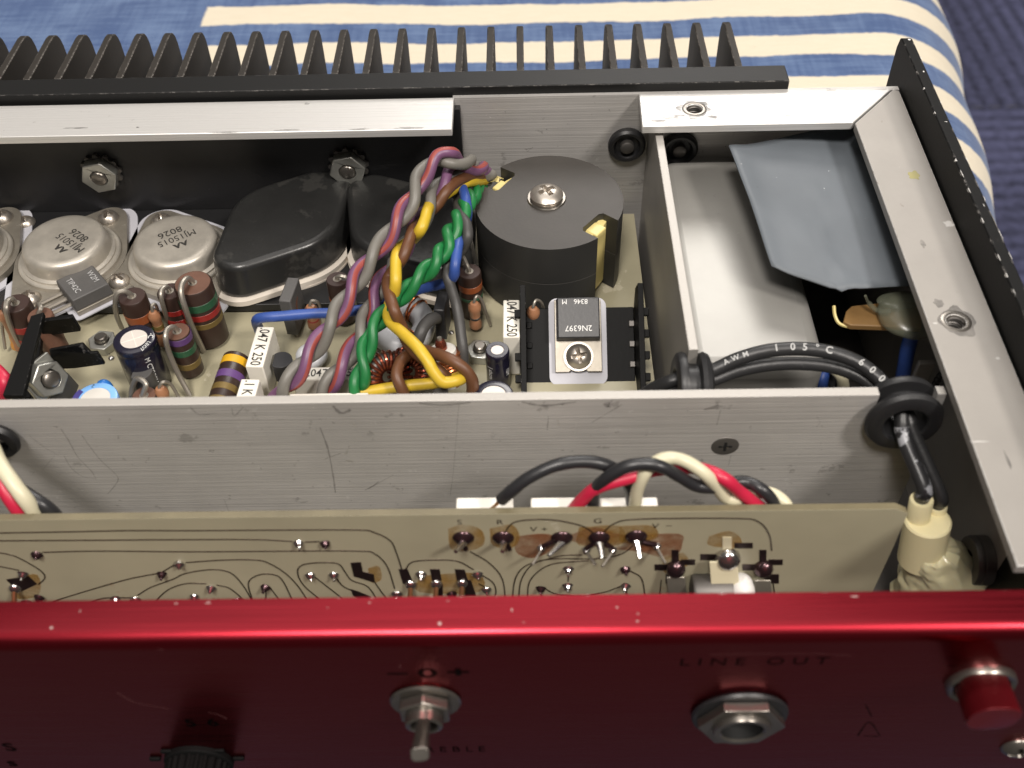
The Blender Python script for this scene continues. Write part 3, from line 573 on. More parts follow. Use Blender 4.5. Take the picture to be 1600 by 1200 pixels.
# ------------------------------------------------------------------ power transistors on the shelf
def w2(px, py, z): return at(px, py, z=z)
def to3(px, py, ear, label, covered=False, txt=None, letters=None):
    zb = ZS + .35; c = w2(px, py, zb + 3.0); c[2] = zb; e = w2(ear[0], ear[1], zb + 1.8); d = nrm((e[0] - c[0], e[1] - c[1], 0)); pdir = np.array((-d[1], d[0], 0))
    grp = 'power transistors on the black shelf'
    t = thing('covered_transistor' if covered else 'power_transistor', label, 'transistor', c, grp)
    def hl(r, er, ed): return hull([(r * math.cos(2 * math.pi * k / 72), r * math.sin(2 * math.pi * k / 72)) for k in range(72)] + [(s * ed + er * math.cos(2 * math.pi * k / 36), er * math.sin(2 * math.pi * k / 36)) for s in (-1, 1) for k in range(36)])
    MB().prism(hl(15.0, 6.2, 15.6), -.35, .15, (), c, d, pdir).build('insulator', 'cream_ins' if covered else 'mica', t)
    if covered:
        MB().prism(hl(14.9, 7.0, 15.9), .15, 1.5, (), c, d, pdir).build('base_gasket', 'cream_ins', t)
        g = MB(); o = hl(13.9, 6.4, 15.4); g.prism(o, 1.3, 10.2, (), c, d, pdir, scale_top=.94); g.build('rubber_cover', 'rubber', t, 1.4, 60, seg=5, clamp=False)
        return t
    MB().prism(hl(13.0, 4.3, 15.2), .15, 1.75, (), c, d, pdir).build('base', 'to3_base', t, .2)
    MB().lathe([(11.7, 1.7), (11.75, 2.5), (11.5, 2.75), (10.8, 2.8), (10.75, 3.2), (9.9, 3.5), (9.65, 5.9), (9.4, 6.7), (8.9, 7.2), (8.2, 7.4), (7.6, 7.38), (0, 7.5)][::-1], c, (0, 0, 1), 72).build('can', 'to3', t)
    for s in (-1, 1): screw_mb(c + d * s * 15.1 + (0, 0, 1.8), (0, 0, 1), 2.5, 1.9, rot=random.random()).build('screw', 'screw', t)
    if letters:
        (ox, oy), (rx, ry) = letters; zz = c[2] + 7.5; a = w2(ox, oy, zz); r = w2(rx, ry, zz) - a; r = nrm(r); upv = np.cross((0, 0, 1), r)
        text('MJ15015', a, r, upv, 2.75, 'ink', t, sx=.95); text('8026', a - upv * 2.8 - r * -.6, r, upv, 2.9, 'ink', t)
        lo = a + upv * 2.6; g = MB()
        for s in (-1, 1):       # twin peaked emblem
            g.prism([(s * .85 - .95, -.8), (s * .85 - .15, 1.0), (s * .85 + .15, 1.0), (s * .85 + .95, -.8), (s * .85 + .35, -.55), (s * .85, .1), (s * .85 - .35, -.55)], 0, .05, (), lo, r, upv)
        g.build('emblem', 'ink', t)
    return t
to3(108, 396, (174, 337), 'bare metal power transistor left, its printing turned steeply sideways', letters=((110, 379), (87, 364)))
to3(279, 396, (247, 335), 'bare metal power transistor between its twin and the rubber covered ones', letters=((276, 372), (250, 382)))
to3(-62, 396, (5, 340), 'power transistor mostly outside the left edge, only its white insulator showing')
to3(452, 372, (527, 318), 'transistor under a whole black rubber cap beside the bare metal ones', True)
to3(640, 378, (570, 322), 'transistor under black rubber cap, half hidden by the twisted wires', True)

def to220(name, label, c, right, upv, body_m, lines, ins=None, lead_n=0, screw=True, grp=None, shadow=None):
    """c: middle of the package on its mounting face; upv points from the tab towards the leads"""
    R = np.stack([nrm(right), nrm(upv), nrm(np.cross(right, upv))], 1); c = np.array(c, float); t = thing(name, label, 'transistor', c, grp)
    def L(x, y, z): return c + R @ np.array((x, y, z), float)
    if ins: MB().prism(rrect(*ins, 1.8), -.02, .28, (), c, R[:, 0], R[:, 1]).build('insulator', 'mica', t)
    z0 = .3
    MB().prism([(-5, 8), (5, 8), (5, -7.6), (2.0, -7.6), (1.4, -7.0), (-1.4, -7.0), (-2.0, -7.6), (-5, -7.6)][::-1], z0, z0 + 1.3, (), c, R[:, 0], R[:, 1]).build('tab', 'to3_base', t, .1)
    g = MB(); g.prism([(-4.7, -1.0), (4.7, -1.0), (4.7, 8.1), (-4.7, 8.1)], z0 + 1.25, z0 + 4.4, (), c, R[:, 0], R[:, 1], scale_top=.95); g.build('package', body_m, t, .25)
    for k in range(lead_n):
        x = (k - 1) * 2.4; p = [L(x, 8, z0 + 2), L(x, 13, z0 + 2), L(x, 14.5, z0 + 1.5), L(x, 17.5, z0 - 3)]; MB().tube(p, .45, 6).build('lead', 'lead', t)
    if screw:
        MB().lathe([(3.2, 0), (3.2, .5), (1.5, .5)][::-1], L(0, -4.4, z0 + 1.3), R[:, 2], 28).build('washer', 'nickel', t)
        screw_mb(L(0, -4.4, z0 + 1.8), R[:, 2], 2.7, 1.9, rot=.2).build('screw', 'screw', t)
    for s, x, y, sz, mm in lines: text(s, L(x, y, z0 + 4.42), R[:, 0] * -1, R[:, 1] * -1, sz, mm, t)
    return t
# device on the shelf, lying against the bare transistor
cz = ZS + .3; a = w2(161, 453, cz); a[2] = cz; b = w2(208, 430, cz); d = nrm((b[0] - a[0], b[1] - a[1], 0))
t = to220('plastic_transistor', 'grey plastic transistor lying askew between resistors and bare metal can', a, np.cross((0, 0, 1), -d) * -1, -d, 'epoxy_g', [], ins=(-6, 7.5, -8.5, 9.5), lead_n=3, screw=False)
upv = -d; rgt = np.cross(upv, (0, 0, 1))
RR = np.cross(d, (0, 0, 1.)); text('TIP42C', a + (0, 0, 4.75) - d * 5.6, RR, d, 1.9, 'ink_g', t); text('W2M', a + (0, 0, 4.75) - d * .9, RR, d, 1.9, 'ink_g', t)

# controlled device on its own channel heat sink
tl = math.radians(35); rt_ = np.array((1., .0, 0)); upn = np.array((0, math.cos(tl), math.sin(tl))); nm = np.cross(rt_, upn)
hc = at(902, 529, z=-27.0)
t = thing('channel_heat_sink', 'black channel heat sink with notched side plates near the partition wall', 'heat sink', hc)
def HL(x, y, z): return hc + rt_ * x + upn * y + nm * z
R_ = np.stack([rt_, upn, nm], 1)
MB().obox(HL(.6, -3.0, -.8), (23.4, 19.5, 1.6), R_).build('plate', 'black_hs', t, .2)
for s, x in ((-1, -11.6), (1, 13.0)):
    o = [(-13, -1.6), (7.2 if s < 0 else 6.5, -1.6), (10.3, 3), (10.3, 8), (-13, 8)]
    MB().prism(o, -.6, .6, (), HL(x, 0, 0), upn, nm).build('side_plate', 'black_hs', t, .15)
    for k in range(4): MB().obox(HL(x - 1.0 * (1 if s < 0 else -1), 4.5 - k * 4.6, 5.8), (1.6, 1.7, 1.5), R_).build('side_tab', 'black_hs', t, .15)
    for k in range(3): MB().obox(HL(x + (1.3 if s < 0 else -1.3), 3.0 - k * 4.4, .35), (1.2, 1.3, .7), R_).build('rivet', 'black_hs' if s < 0 else 'steel_dark', t, .15)
to220('plastic_transistor', 'black plastic transistor screwed flat on a white insulator and black heat sink', HL(.1, 0.2, 0.02), rt_, upn, 'epoxy', [('2N6397', 0, 1.3, 1.75, 'ink_w'), ('8346', .55, 7.0, 1.5, 'ink_w'), ('M', -2.9, 7.0, 1.5, 'ink_w')], ins=(-6.2, 6.2, -10.3, 8.6))

# left black heat sink with a nut, in the corner
c = at(95, 540, z=-20)
t = thing('folded_heat_sink', 'black folded heat sink fins with big bolted nut at the left end', 'heat sink', c)
def quad(pts, th, name, m, par):
    P_ = [np.array(p, float) for p in pts]; n_ = nrm(np.cross(P_[1] - P_[0], P_[2] - P_[0])) * th; k = len(P_)
    MB().add(P_ + [p - n_ for p in P_], [tuple(range(k)), tuple(range(2 * k - 1, k - 1, -1))] + [(i, (i + 1) % k, k + (i + 1) % k, k + i) for i in range(k)]).build(name, m, par, .15)
quad([at(8, 624, z=-17), at(52, 500, z=-14), at(72, 494, z=-14), at(40, 624, z=-17), ], 1.5, 'web', 'black_hs', t)
quad([at(20, 626, z=-25), at(40, 560, z=-25), at(70, 500, z=-25), at(66, 560, z=-25), at(52, 628, z=-26)], 1.5, 'web', 'black_hs', t)
quad([at(60, 498, z=-15), at(114, 490, z=-15), at(127, 512, z=-19), at(80, 518, z=-24), at(68, 520, z=-24)], 1.2, 'fin', 'black_hs', t)
quad([at(78, 544, z=-14), at(130, 534, z=-14), at(143, 548, z=-16), at(153, 547, z=-16), at(165, 566, z=-19), at(120, 572, z=-25), at(85, 574, z=-24)], 1.2, 'fin', 'black_hs', t)
quad([at(95, 580, z=-20), at(106, 582, z=-20), at(124, 602, z=-27), at(100, 630, z=-29), at(72, 630, z=-25)], 2.0, 'package', 'epoxy_g', t)
c = at(76, 592, z=-18); axn = nrm((.75, -.5, .42))
MB().obox(c - axn * 2.6, (7.5, 7.5, 1.0), np.stack([*basis(axn)[:2], axn], 1)).build('bracket_plate', 'zinc', t, .2)
nut_mb(c - axn * 2, axn, 6.6, 3.0, 1.9, bolt=.8, ph=.6).build('hex_nut', ['zinc', 'nickel'], t, .25)

# ------------------------------------------------------------------ ferrite pot core
pc = at(858, 313, z=-12.0); pr_ = 16.55; zbot = ZP + .3
t = thing('pot_core_inductor', 'large round dark ferrite core with a screw and yellow winding in its slots', 'inductor', (pc[0], pc[1], zbot))
def ang_to(px, py): q = at(px, py, z=-12) - pc; return math.atan2(q[1], q[0])
a1, a2 = ang_to(938, 352), ang_to(772, 277); out = []
def notch(a, w_n, dep): 
    ca, sa = math.cos(a), math.sin(a); h = math.asin(w_n / 2 / pr_); r0 = pr_ - dep
    def q(x, y): return (x * ca - y * sa, x * sa + y * ca)
    return a - h, a + h, [q(math.sqrt(pr_ ** 2 - (w_n / 2) ** 2), -w_n / 2), q(r0 + .6, -w_n / 2), q(r0, -w_n / 2 + .8), q(r0, w_n / 2 - .8), q(r0 + .6, w_n / 2), q(math.sqrt(pr_ ** 2 - (w_n / 2) ** 2), w_n / 2)]
n1 = notch(a1, 7.4, 5.0); n2 = notch(a2, 7.8, 5.0)
def arc(a, b, n=46):
    while b < a: b += 2 * math.pi
    return [(pr_ * math.cos(a + (b - a) * k / n), pr_ * math.sin(a + (b - a) * k / n)) for k in range(1, n)]
oc = n1[2] + arc(n1[1], n2[0]) + n2[2] + arc(n2[1], n1[0])
h_ = (-12 - zbot) / 2
MB().prism(oc, zbot, zbot + h_ - .06, (), (pc[0], pc[1], 0), ms=1).build('lower_half', ['ferrite', 'ferrite_side'], t, .2)
MB().prism(oc, zbot + h_ + .06, -12, (), (pc[0], pc[1], 0), ms=1).build('upper_half', ['ferrite', 'ferrite_side'], t, .25)
MB().prism(circ(0, 0, pr_ - 2.9, 48), zbot + 1, -13.8, (), (pc[0], pc[1], 0)).build('winding', 'tape_y', t)
g = MB(); 
for s in (a1, a2): g.obox((pc[0] + math.cos(s) * 12.8, pc[1] + math.sin(s) * 12.8, -14.2), (3.4, 3.6, 1.4), np.array(((math.cos(s), -math.sin(s), 0), (math.sin(s), math.cos(s), 0), (0, 0, 1))))
g.build('tape_tab', 'tape_y', t, .3)
sc = at(854, 307, z=-11.5); sc[2] = -12
MB().lathe([(1.5, .35), (4.2, .35), (4.4, .1), (4.4, 0)], sc, (0, 0, 1), 36).build('washer', 'nickel', t)
MB().lathe([(3.55, .35), (3.6, 1.0)], sc, (0, 0, 1), 36).build('screw_rim', 'screw', t); screw_mb(sc + (0, 0, .95), (0, 0, 1), 3.7, 1.5, .5, rot=.55).build('screw', 'screw', t)
tb = at(762, 281, z=-14); g = MB()
for k in range(5): g.obox(tb + (k * .9 - 1.2, .6 * k - 1, -.4 * random.random()), (2.4, 1.3, .25), np.array(Matrix.Rotation(random.uniform(-.6, .6), 3, 'Z') @ Matrix.Rotation(random.uniform(-.7, .7), 3, 'X')))
g.build('tape_end', 'tape_y', t)

# ------------------------------------------------------------------ resistors
def resistor(label, top, zt, r, bands, body='brown', base=None, lead=None, hook=None, lead_r=.42, grp='resistors standing on the main board', zbase=None, end='brown_l', ball=False):
    """an upright resistor: bands = [(material, from, to)] as fractions from the top; lead = list of (px,py,z)"""
    p = at(*top, z=zt); zb = (ZP + .8) if zbase is None else zbase
    q = at(*base, z=zb) if base else np.array((p[0], p[1], zb)); L = np.linalg.norm(p - q); ax = nrm(q - p)
    t = thing('resistor', label, 'resistor', q, grp)
    if ball:
        prof = [(0, -.25 * r), (r * .6, -.1 * r), (r, .5 * r), (r, 1.3 * r), (r * .82, 1.8 * r), (r * .82, L - 1.8 * r), (r, L - 1.3 * r), (r, L - .5 * r), (r * .6, L), (0, L)]
    else: prof = [(0, 0), (r * .93, 0), (r, .07 * r + .12), (r, L - .3), (r * .9, L), (0, L)]
    MB().lathe(prof, p, ax, 28).build('body', body, t)
    if end and not ball: MB().lathe([(0, -.05), (r * .9, -.05), (r * .92, .02)], p, ax, 28).build('end_face', end, t)
    for m, a, b in bands:
        rr = (r * .82 if ball and 1.8 * r < a * L < L - 1.8 * r else r) + .05; MB().lathe([(rr - .05, a * L), (rr, a * L + .05), (rr, b * L - .05), (rr - .05, b * L)], p, ax, 28).build('band', m, t)
    if lead:
        pts = [p + ax * .6, p - ax * .5] + [at(a, b, z=c) for a, b, c in lead]
        MB().tube(spline(pts, 7), lead_r, 9).build('lead', 'lead', t)
        if not ball: MB().lathe([(0, -.16), (.95, -.12), (1.0, 0)][::-1], p, ax, 16).build('lead_collar', 'lead', t)
    return t
B = lambda *a: [('b_' + m, x, y) for m, x, y in a]
resistor('tallest fat brown resistor with green, red and gold bands', (301, 442), -15.2, 4.05, B(('green', .20, .32), ('red', .38, .48), ('gold', .54, .63)), lead=[(293, 435, -13.3), (285, 443, -12.8), (283, 458, -13.6), (289, 480, -16.5), (300, 510, -22.5), (318, 548, -31.5)], lead_r=.62)
resistor('dark brown resistor with two red bands, behind the fattest resistor', (265, 455), -17.5, 2.75, B(('red', .26, .36), ('red', .46, .56)), lead=[(260, 448, -15.8), (253, 453, -15.4), (252, 466, -16.5), (258, 488, -21), (268, 516, -30)], lead_r=.52, end='brown_d')
resistor('dark brown resistor with orange and green bands, behind the navy capacitor', (206, 463), -17.8, 3.0, B(('orange', .28, .44), ('green', .58, .68)), lead=[(194, 455, -15.8), (183, 459, -15.8), (180, 476, -18.5), (183, 495, -24), (190, 512, -31)], lead_r=.55, end='brown_d')
resistor('brown resistor with violet, green and gold bands in front of the fattest one', (277, 518), -19.6, 2.7, B(('violet', .02, .16), ('green', .30, .44), ('gold', .64, .78)), lead=[(270, 511, -17.8), (261, 516, -17.2), (259, 530, -18), (265, 553, -22), (279, 585, -27), (297, 618, -31.5)], lead_r=.58)
resistor('tiny tan resistor squeezed between brown resistor and navy capacitor', (239, 488), -21.5, 1.35, B(('gold', .34, .46), ('black', .50, .58)), 'tan', ball=True, lead=[(238, 477, -19.9), (245, 480, -21), (252, 520, -30)], lead_r=.36)
resistor('dark brown resistor with two red bands at the left picture edge', (24, 474), -18.5, 3.1, B(('red', .36, .50), ('red', .66, .78)), lead=[(18, 467, -16.6), (11, 472, -16), (10, 487, -17.2), (18, 513, -23), (34, 545, -31)], lead_r=.58, end='brown_d')
resistor('short grey brown resistor just behind the folded heat sink', (62, 493), -19.5, 2.7, [], 'brown_l', lead=[(64, 482, -18), (60, 476, -18.6), (56, 492, -22), (52, 520, -30)], lead_r=.5, end=None)
resistor('orange tubular resistor leaning at the left picture edge', (14, 500), -23, 1.25, [], 'orange_t', base=(28, 545), lead=[(9, 492, -21.8), (3, 505, -25), (8, 545, -31)], ball=True, lead_r=.36)
resistor('tiny tan resistor top touching the left picture edge', (3, 488), -20, 1.3, [], 'tan', ball=True)
t = resistor('fat brown resistor lying down with yellow, violet and two gold bands', (371, 560), -25.8, 2.95, B(('yellow', .06, .18), ('violet', .30, .42), ('gold', .52, .62), ('gold', .73, .83)), base=(338, 655), zbase=-27.8, end=None)
resistor('tan resistor poking up by the wall edge between grey lead hoops', (250, 607), -25.5, 1.45, [], 'tan', ball=True, lead=[(255, 597, -24), (268, 602, -26), (285, 632, -31)], lead_r=.36)
resistor('dark brown resistor with thick hooped lead, mostly below the wall edge', (225, 618), -26, 2.6, [], lead=[(228, 600, -23.5), (214, 592, -23.5), (206, 610, -27), (206, 640, -31)], lead_r=.6)
resistor('brown resistor behind the twisted violet wires, below the rubber cap', (527, 436), -19.5, 2.5, B(('orange', .4, .5)), lead=[(535, 432, -18.5), (545, 440, -20), (556, 480, -30)], lead_r=.45, end='brown_d')
resistor('tiny orange brown resistor with a ring lead behind the blue wire', (485, 479), -25.0, 1.5, B(('red', .55, .66)), 'tan', ball=True, lead=[(488, 470, -23.5), (499, 476, -25), (500, 505, -31)], lead_r=.36)
resistor('brown resistor with orange and green bands left of the round ferrite core', (733, 424), -19.2, 2.65, B(('orange', .22, .36), ('green', .50, .57)), lead=[(729, 412, -17.6), (723, 402, -17.6), (726, 430, -23), (730, 470, -31)], lead_r=.45, end='brown_d')
resistor('tiny tan resistor in front of the banded resistor near the ferrite core', (741, 474), -24, 1.42, B(('black', .5, .58)), 'tan', ball=True, lead=[(745, 463, -22.5), (752, 468, -24), (760, 490, -28), (766, 508, -31.5)], lead_r=.34)
resistor('tiny tan resistor beside left side plate of the channel heat sink', (833, 482), -22.5, 1.45, B(('red', .32, .46), ('black', .5, .58)), 'tan', ball=True, lead=[(838, 469, -21), (847, 475, -23), (854, 500, -28)], lead_r=.34)

# ------------------------------------------------------------------ capacitors and small packages
def filmcap(label, px, py, zt, wx, wy, h, s, sz, along='y', rot=0, t_off=0):
    p = at(px, py, z=zt); c_, s_ = math.cos(rot), math.sin(rot); R = np.array(((c_, -s_, 0), (s_, c_, 0), (0, 0, 1)))
    t = thing('film_capacitor', label, 'capacitor', (p[0], p[1], zt - h), 'white box film capacitors')
    MB().obox(p - (0, 0, h / 2), (wx, wy, h), R).build('case', 'film', t, .25)
    rg, u_ = (R @ np.array((0, -1., 0)), R @ np.array((1., 0, 0))) if along == 'y' else (R @ np.array((1., 0, 0)), R @ np.array((0, 1., 0)))
    if s: text(s, p + rg * t_off, rg, u_, sz, 'ink', t, bold=.01, sx=.8)
    return t
filmcap('upright white film capacitor beside the black transistor and under the blue wire end', 406, 541, -22.5, 3.7, 11.6, 9.8, '.047 K 250', 3.1, rot=-.05)
filmcap('short white film capacitor at the wall edge beside the lying banded resistor', 384, 618, -23.5, 3.9, 9.0, 8.8, '.1 K 1', 3.0, rot=-.05, t_off=-1.2)
filmcap('white film capacitor lying crosswise behind the twisted violet wires', 520, 583, -25.0, 16.5, 3.6, 7.3, '.047 K 250', 2.9, 'x')
filmcap('white film capacitor corner peeping over the wall under the green wires', 512, 627, -23.5, 16, 4.5, 8.8, '', 2.9, 'x')
filmcap('white film capacitor with vertical lettering left of the channel heat sink', 799, 497, -20.6, 3.5, 11.2, 11.6, '.047 K 250', 3.1)
def ecap(label, px, py, zt, r, base=None, top_r=.62, vent='alu_top', slv='sleeve', cross=False, txt=(), zb=None, blotch=False):
    p = at(px, py, z=zt); zb = ZP + .3 if zb is None else zb; q = at(*base, z=zb) if base else np.array((p[0], p[1], zb)); L = np.linalg.norm(p - q); ax = nrm(q - p)
    t = thing('electrolytic_capacitor', label, 'capacitor', q, 'round electrolytic capacitors')
    MB().lathe([(r * top_r, .25), (r * top_r + .12, 0), (r * .9, 0), (r * .97, .15), (r, .5), (r, 1.6), (r * .965, 2.0), (r, 2.5), (r, L - .4), (r * .93, L), (0, L)], p, ax, 40).build('sleeve', slv, t)
    MB().lathe([(0, .12), (r * top_r + .05, .12)][::-1], p, ax, 32).build('vent_top', vent, t)
    u, v, w_ = basis(-ax)
    if cross:
        for a in (.45, .45 + math.pi / 2): MB().obox(p + ax * .1, (2 * r * top_r * .96, .09, .05), np.stack([u * math.cos(a) + v * math.sin(a), -u * math.sin(a) + v * math.cos(a), w_], 1)).build('score_line', 'white_p', t)
    return t, p, ax, r, L
t, p, ax_, r_, L_ = ecap('largest navy sleeved capacitor with a scored top, tilted between resistors', 209, 529, -19.0, 4.35, base=(236, 596), cross=True)
for k, (s, dz) in enumerate((('M CTS', 4.6), ('120M', 8.2))): text(s, p + ax_ * dz + nrm(np.cross(ax_, np.cross((.62, -.75, .2), ax_))) * r_, ax_, np.cross(nrm((.62, -.75, 0)), ax_), 1.6, 'ink_w', t, lift=.12)
text('-C', p - ax_ * .02 + np.array((3.4, .7, 0)), (0, -1, 0), (1, 0, 0), 1.5, 'ink_w', t); text('LEO7', p - ax_ * .02 + np.array((2.9, -2.2, 0)), (-.5, -1, 0), (1, -.5, 0), 1.2, 'ink_w', t)
t, p, ax_, r_, L_ = ecap('slim navy capacitor with white lettering beside the zinc hex nut', 777, 546, -21.5, 2.5, top_r=.5)
text('J shcm', p + ax_ * 5 + np.array((-.7, -1, 0)) / 1.22 * r_, ax_, (1, -.7, 0), 1.4, 'ink_w', t, lift=.1); text('10M', p + ax_ * 5 + np.array((1.9, -1.6, 0)) / 2.48 * r_, ax_, (1, 1, 0), 1.2, 'ink_w', t, lift=.1)
ecap('navy capacitor whose top just shows over the wall, by the brown loop', 771, 617, -21.5, 4.1, top_r=.6)
t, p, ax_, r_, L_ = ecap('light blue capacitor with a cream top at the wall edge', 148, 623, -21.5, 4.5, top_r=.66, slv='sleeve_b', vent='white_c')
MB().prism([(4.55 * math.cos(a), 4.55 * math.sin(a)) for a in np.linspace(2.55, 3.35, 8)] + [(3.3 * math.cos(a), 3.3 * math.sin(a)) for a in np.linspace(3.35, 2.55, 8)], -.02, .05, (), p, (1, 0, 0), (0, 1, 0)).build('mark', 'indigo', t)
text('2', p + np.array((-1.2, 3.4, .03)), (-1, .3, 0), (-.3, -1, 0), 1.2, 'ink', t)
c = at(164, 605, z=-25.5); t = thing('blue_bead', 'small bright blue bead capacitor behind the light blue capacitor', 'capacitor', (c[0], c[1], ZP)); MB().sphere(c, 1.7, 1, .8, 1.2).build('bead', 'blue_k', t); MB().tube([c, (c[0], c[1], ZP)], .3, 6).build('lead', 'lead', t)
# small black half round transistor
c = at(439, 562, z=-25.2); t = thing('small_transistor', 'small black half round transistor right of the upright white film capacitor', 'transistor', (c[0], c[1], ZP))
ho = [(2.35 * math.cos(a) , 2.35 * math.sin(a)) for a in np.linspace(math.radians(-135), math.radians(135), 22)]
MB().prism(ho, -30.0, -25.2, (), (c[0], c[1], 0)).build('package', 'epoxy', t, .2)
for k in (-1, 0, 1): MB().tube([(c[0], c[1] + k * 1.2, -30), (c[0], c[1] + k * 1.3, ZP)], .25, 6).build('lead', 'lead', t)
c = at(220, 580, z=-24.5); t = thing('small_transistor', 'small dark transistor standing against the foot of the tilted navy capacitor', 'transistor', (c[0], c[1], ZP))
MB().prism(ho, -30.0, -24.5, (), (c[0], c[1], 0)).build('package', 'epoxy_g', t, .2)
for k in (-1, 0, 1): MB().tube([(c[0], c[1] + k * 1.2, -30), (c[0], c[1] + k * 1.3, ZP)], .25, 6).build('lead', 'lead', t)
# flat grey transistor under the blue wire
c = at(455, 470, z=-23.5); t = thing('flat_transistor', 'flat grey upright transistor with a round face, behind the blue wire', 'transistor', (c[0], c[1], ZP))
Rz = np.array(Matrix.Rotation(-.12, 3, 'Z'))
MB().obox(c + (0, .3, -2.0), (2.7, 7.6, 10.5), Rz).build('package', 'epoxy_g', t, .3)
MB().lathe([(0, 0), (2.0, 0), (2.2, .25), (1.6, .3), (1.4, .1)], c + (1.15, 0.3, -1.4), (1, 0, 0), 22).build('face_ring', 'brown_l', t)
for k in (-1, 0, 1): MB().tube([c + (0, k * 2.3, -7), (c[0] + .1, c[1] + k * 2.2, ZP)], .4, 6).build('lead', 'lead', t)
# dark slim device beside the black wires
c = at(690, 480, z=-22); t = thing('flat_transistor', 'slim dark upright transistor hidden behind the loose black wire', 'transistor', (c[0], c[1], ZP)); MB().obox(c + (0, 0, -2.5), (2.4, 6, 9), Rz).build('package', 'epoxy', t, .3)
c = at(688, 612, z=-26); t = thing('clear_cylinder_diode', 'glassy grey component at the wall edge below the yellow wire', 'diode', (c[0], c[1], ZP)); MB().cyl(c + (0, 2, .5), c + (0, -5, -.5), 1.6, n=20).build('body', 'epoxy_g', t, .3); MB().tube([c + (0, 2, .5), c + (0, 3.4, 0), (c[0], c[1] + 3.6, ZP)], .3, 6).build('lead', 'lead', t)

# ------------------------------------------------------------------ coils
def torus_mb(c, ax, R, r, sq=1.0, n=48, k=18):
    u, v, w_ = basis(ax); g = MB(); vs = []; fs = []
    for i in range(n):
        a = 2 * math.pi * i / n; d = u * math.cos(a) + v * math.sin(a)
        for j in range(k):
            b = 2 * math.pi * j / k; cx, sy = math.cos(b), math.sin(b)
            cx = math.copysign(abs(cx) ** sq, cx); sy = math.copysign(abs(sy) ** sq, sy); vs.append(c + d * (R + r * cx) + w_ * r * 1.15 * sy)
    for i in range(n):
        for j in range(k): fs.append((i * k + j, i * k + (j + 1) % k, ((i + 1) % n) * k + (j + 1) % k, ((i + 1) % n) * k + j))
    return g.add(vs, fs)
def winding_pts(c, ax, R, r, turns, a0, a1, n=14):
    u, v, w_ = basis(ax); P_ = []
    for i in range(int(turns * n) + 1):
        t_ = i / (turns * n); a = a0 + (a1 - a0) * t_; b = 2 * math.pi * turns * t_; P_.append(c + (u * math.cos(a) + v * math.sin(a)) * (R + r * math.cos(b)) + w_ * r * 1.15 * math.sin(b))
    return P_
c = at(628, 508, z=-28.2); axt = nrm((.12, -.25, 1)); t = thing('toroid_coil', 'pale grey toroid ring with only a few copper turns', 'coil', (c[0], c[1], ZP), 'wire wound coils')
torus_mb(c, axt, 4.9, 2.5, .75).build('core', 'toroid', t)
MB().tube(winding_pts(c, axt, 4.9, 2.85, 3, .15, .75), .27, 6).build('winding', 'copper', t); MB().tube(winding_pts(c, axt, 4.9, 2.85, 2, 2.4, 2.9), .27, 6).build('winding', 'copper', t)
MB().tube(spline([at(590, 515, z=-28), at(589, 528, z=-30), at(590, 545, z=-32)], 4), .3, 6).build('lead', 'copper_d', t)
text('.2', c + axt * 2.7 + np.array((.1, -4.7, -.4)), (1, 0, 0), (0, .55, .8), 1.9, 'ink', t, lift=.3)
for (px, py, z, axw, lab) in ((605, 588, -25.5, (.45, -.75, .55), 'copper wound toroid standing behind the yellow wire, left one'), (643, 580, -26.5, (-.35, -.7, .6), 'copper wound toroid standing right behind the brown wire loop')):
    c = at(px, py, z=z); t = thing('toroid_coil', lab, 'coil', (c[0], c[1], ZP), 'wire wound coils'); axw = nrm(axw)
    torus_mb(c, axw, 3.4, 1.5).build('core', 'steel_dark', t); MB().tube(winding_pts(c, axw, 3.4, 1.95, 22, -.4, 5.2), .36, 6).build('winding', 'copper_d', t)
    MB().tube(spline([c + (-3, 0, -2), c + (-4, -1, -5), (c[0] - 4.2, c[1] - 1, ZP)], 4), .35, 6).build('lead', 'copper_d', t)
b0 = at(690, 545, z=-21.5); axc = nrm((.12, -.28, -1)); t = thing('choke_coil', 'bright copper wire coil round a white core beside the black wires', 'coil', (b0[0], b0[1], ZP), 'wire wound coils')
MB().lathe([(0, 0), (2.6, 0), (2.95, .3), (2.95, 8.5), (0, 8.5)], b0, axc, 30).build('core', 'white_c', t)
u, v, w_ = basis(axc); P_ = [b0 + axc * (1.2 + 6.6 * i / 168) + (u * math.cos(2 * math.pi * i / 20) + v * math.sin(2 * math.pi * i / 20)) * 3.3 for i in range(169)]
MB().tube(P_, .39, 7).build('winding', 'copper', t)
MB().lathe([(0, -2.2), (.9, -2.0), (1.2, -1.2), (1.2, 0), (1.6, .05)], b0, axc, 18).build('stud', 'copper_d', t); MB().tube([b0 - axc * 2.8, b0 - axc * 1.8], .5, 8).build('pin', 'lead', t)
c = at(487, 556, z=-30); t = thing('clear_bead', 'cloudy glassy ring between the two twisted violet pairs', 'component', (c[0], c[1], ZP)); torus_mb(c, (0, 0, 1), 2.3, 1.2).build('ring', 'toroid', t)

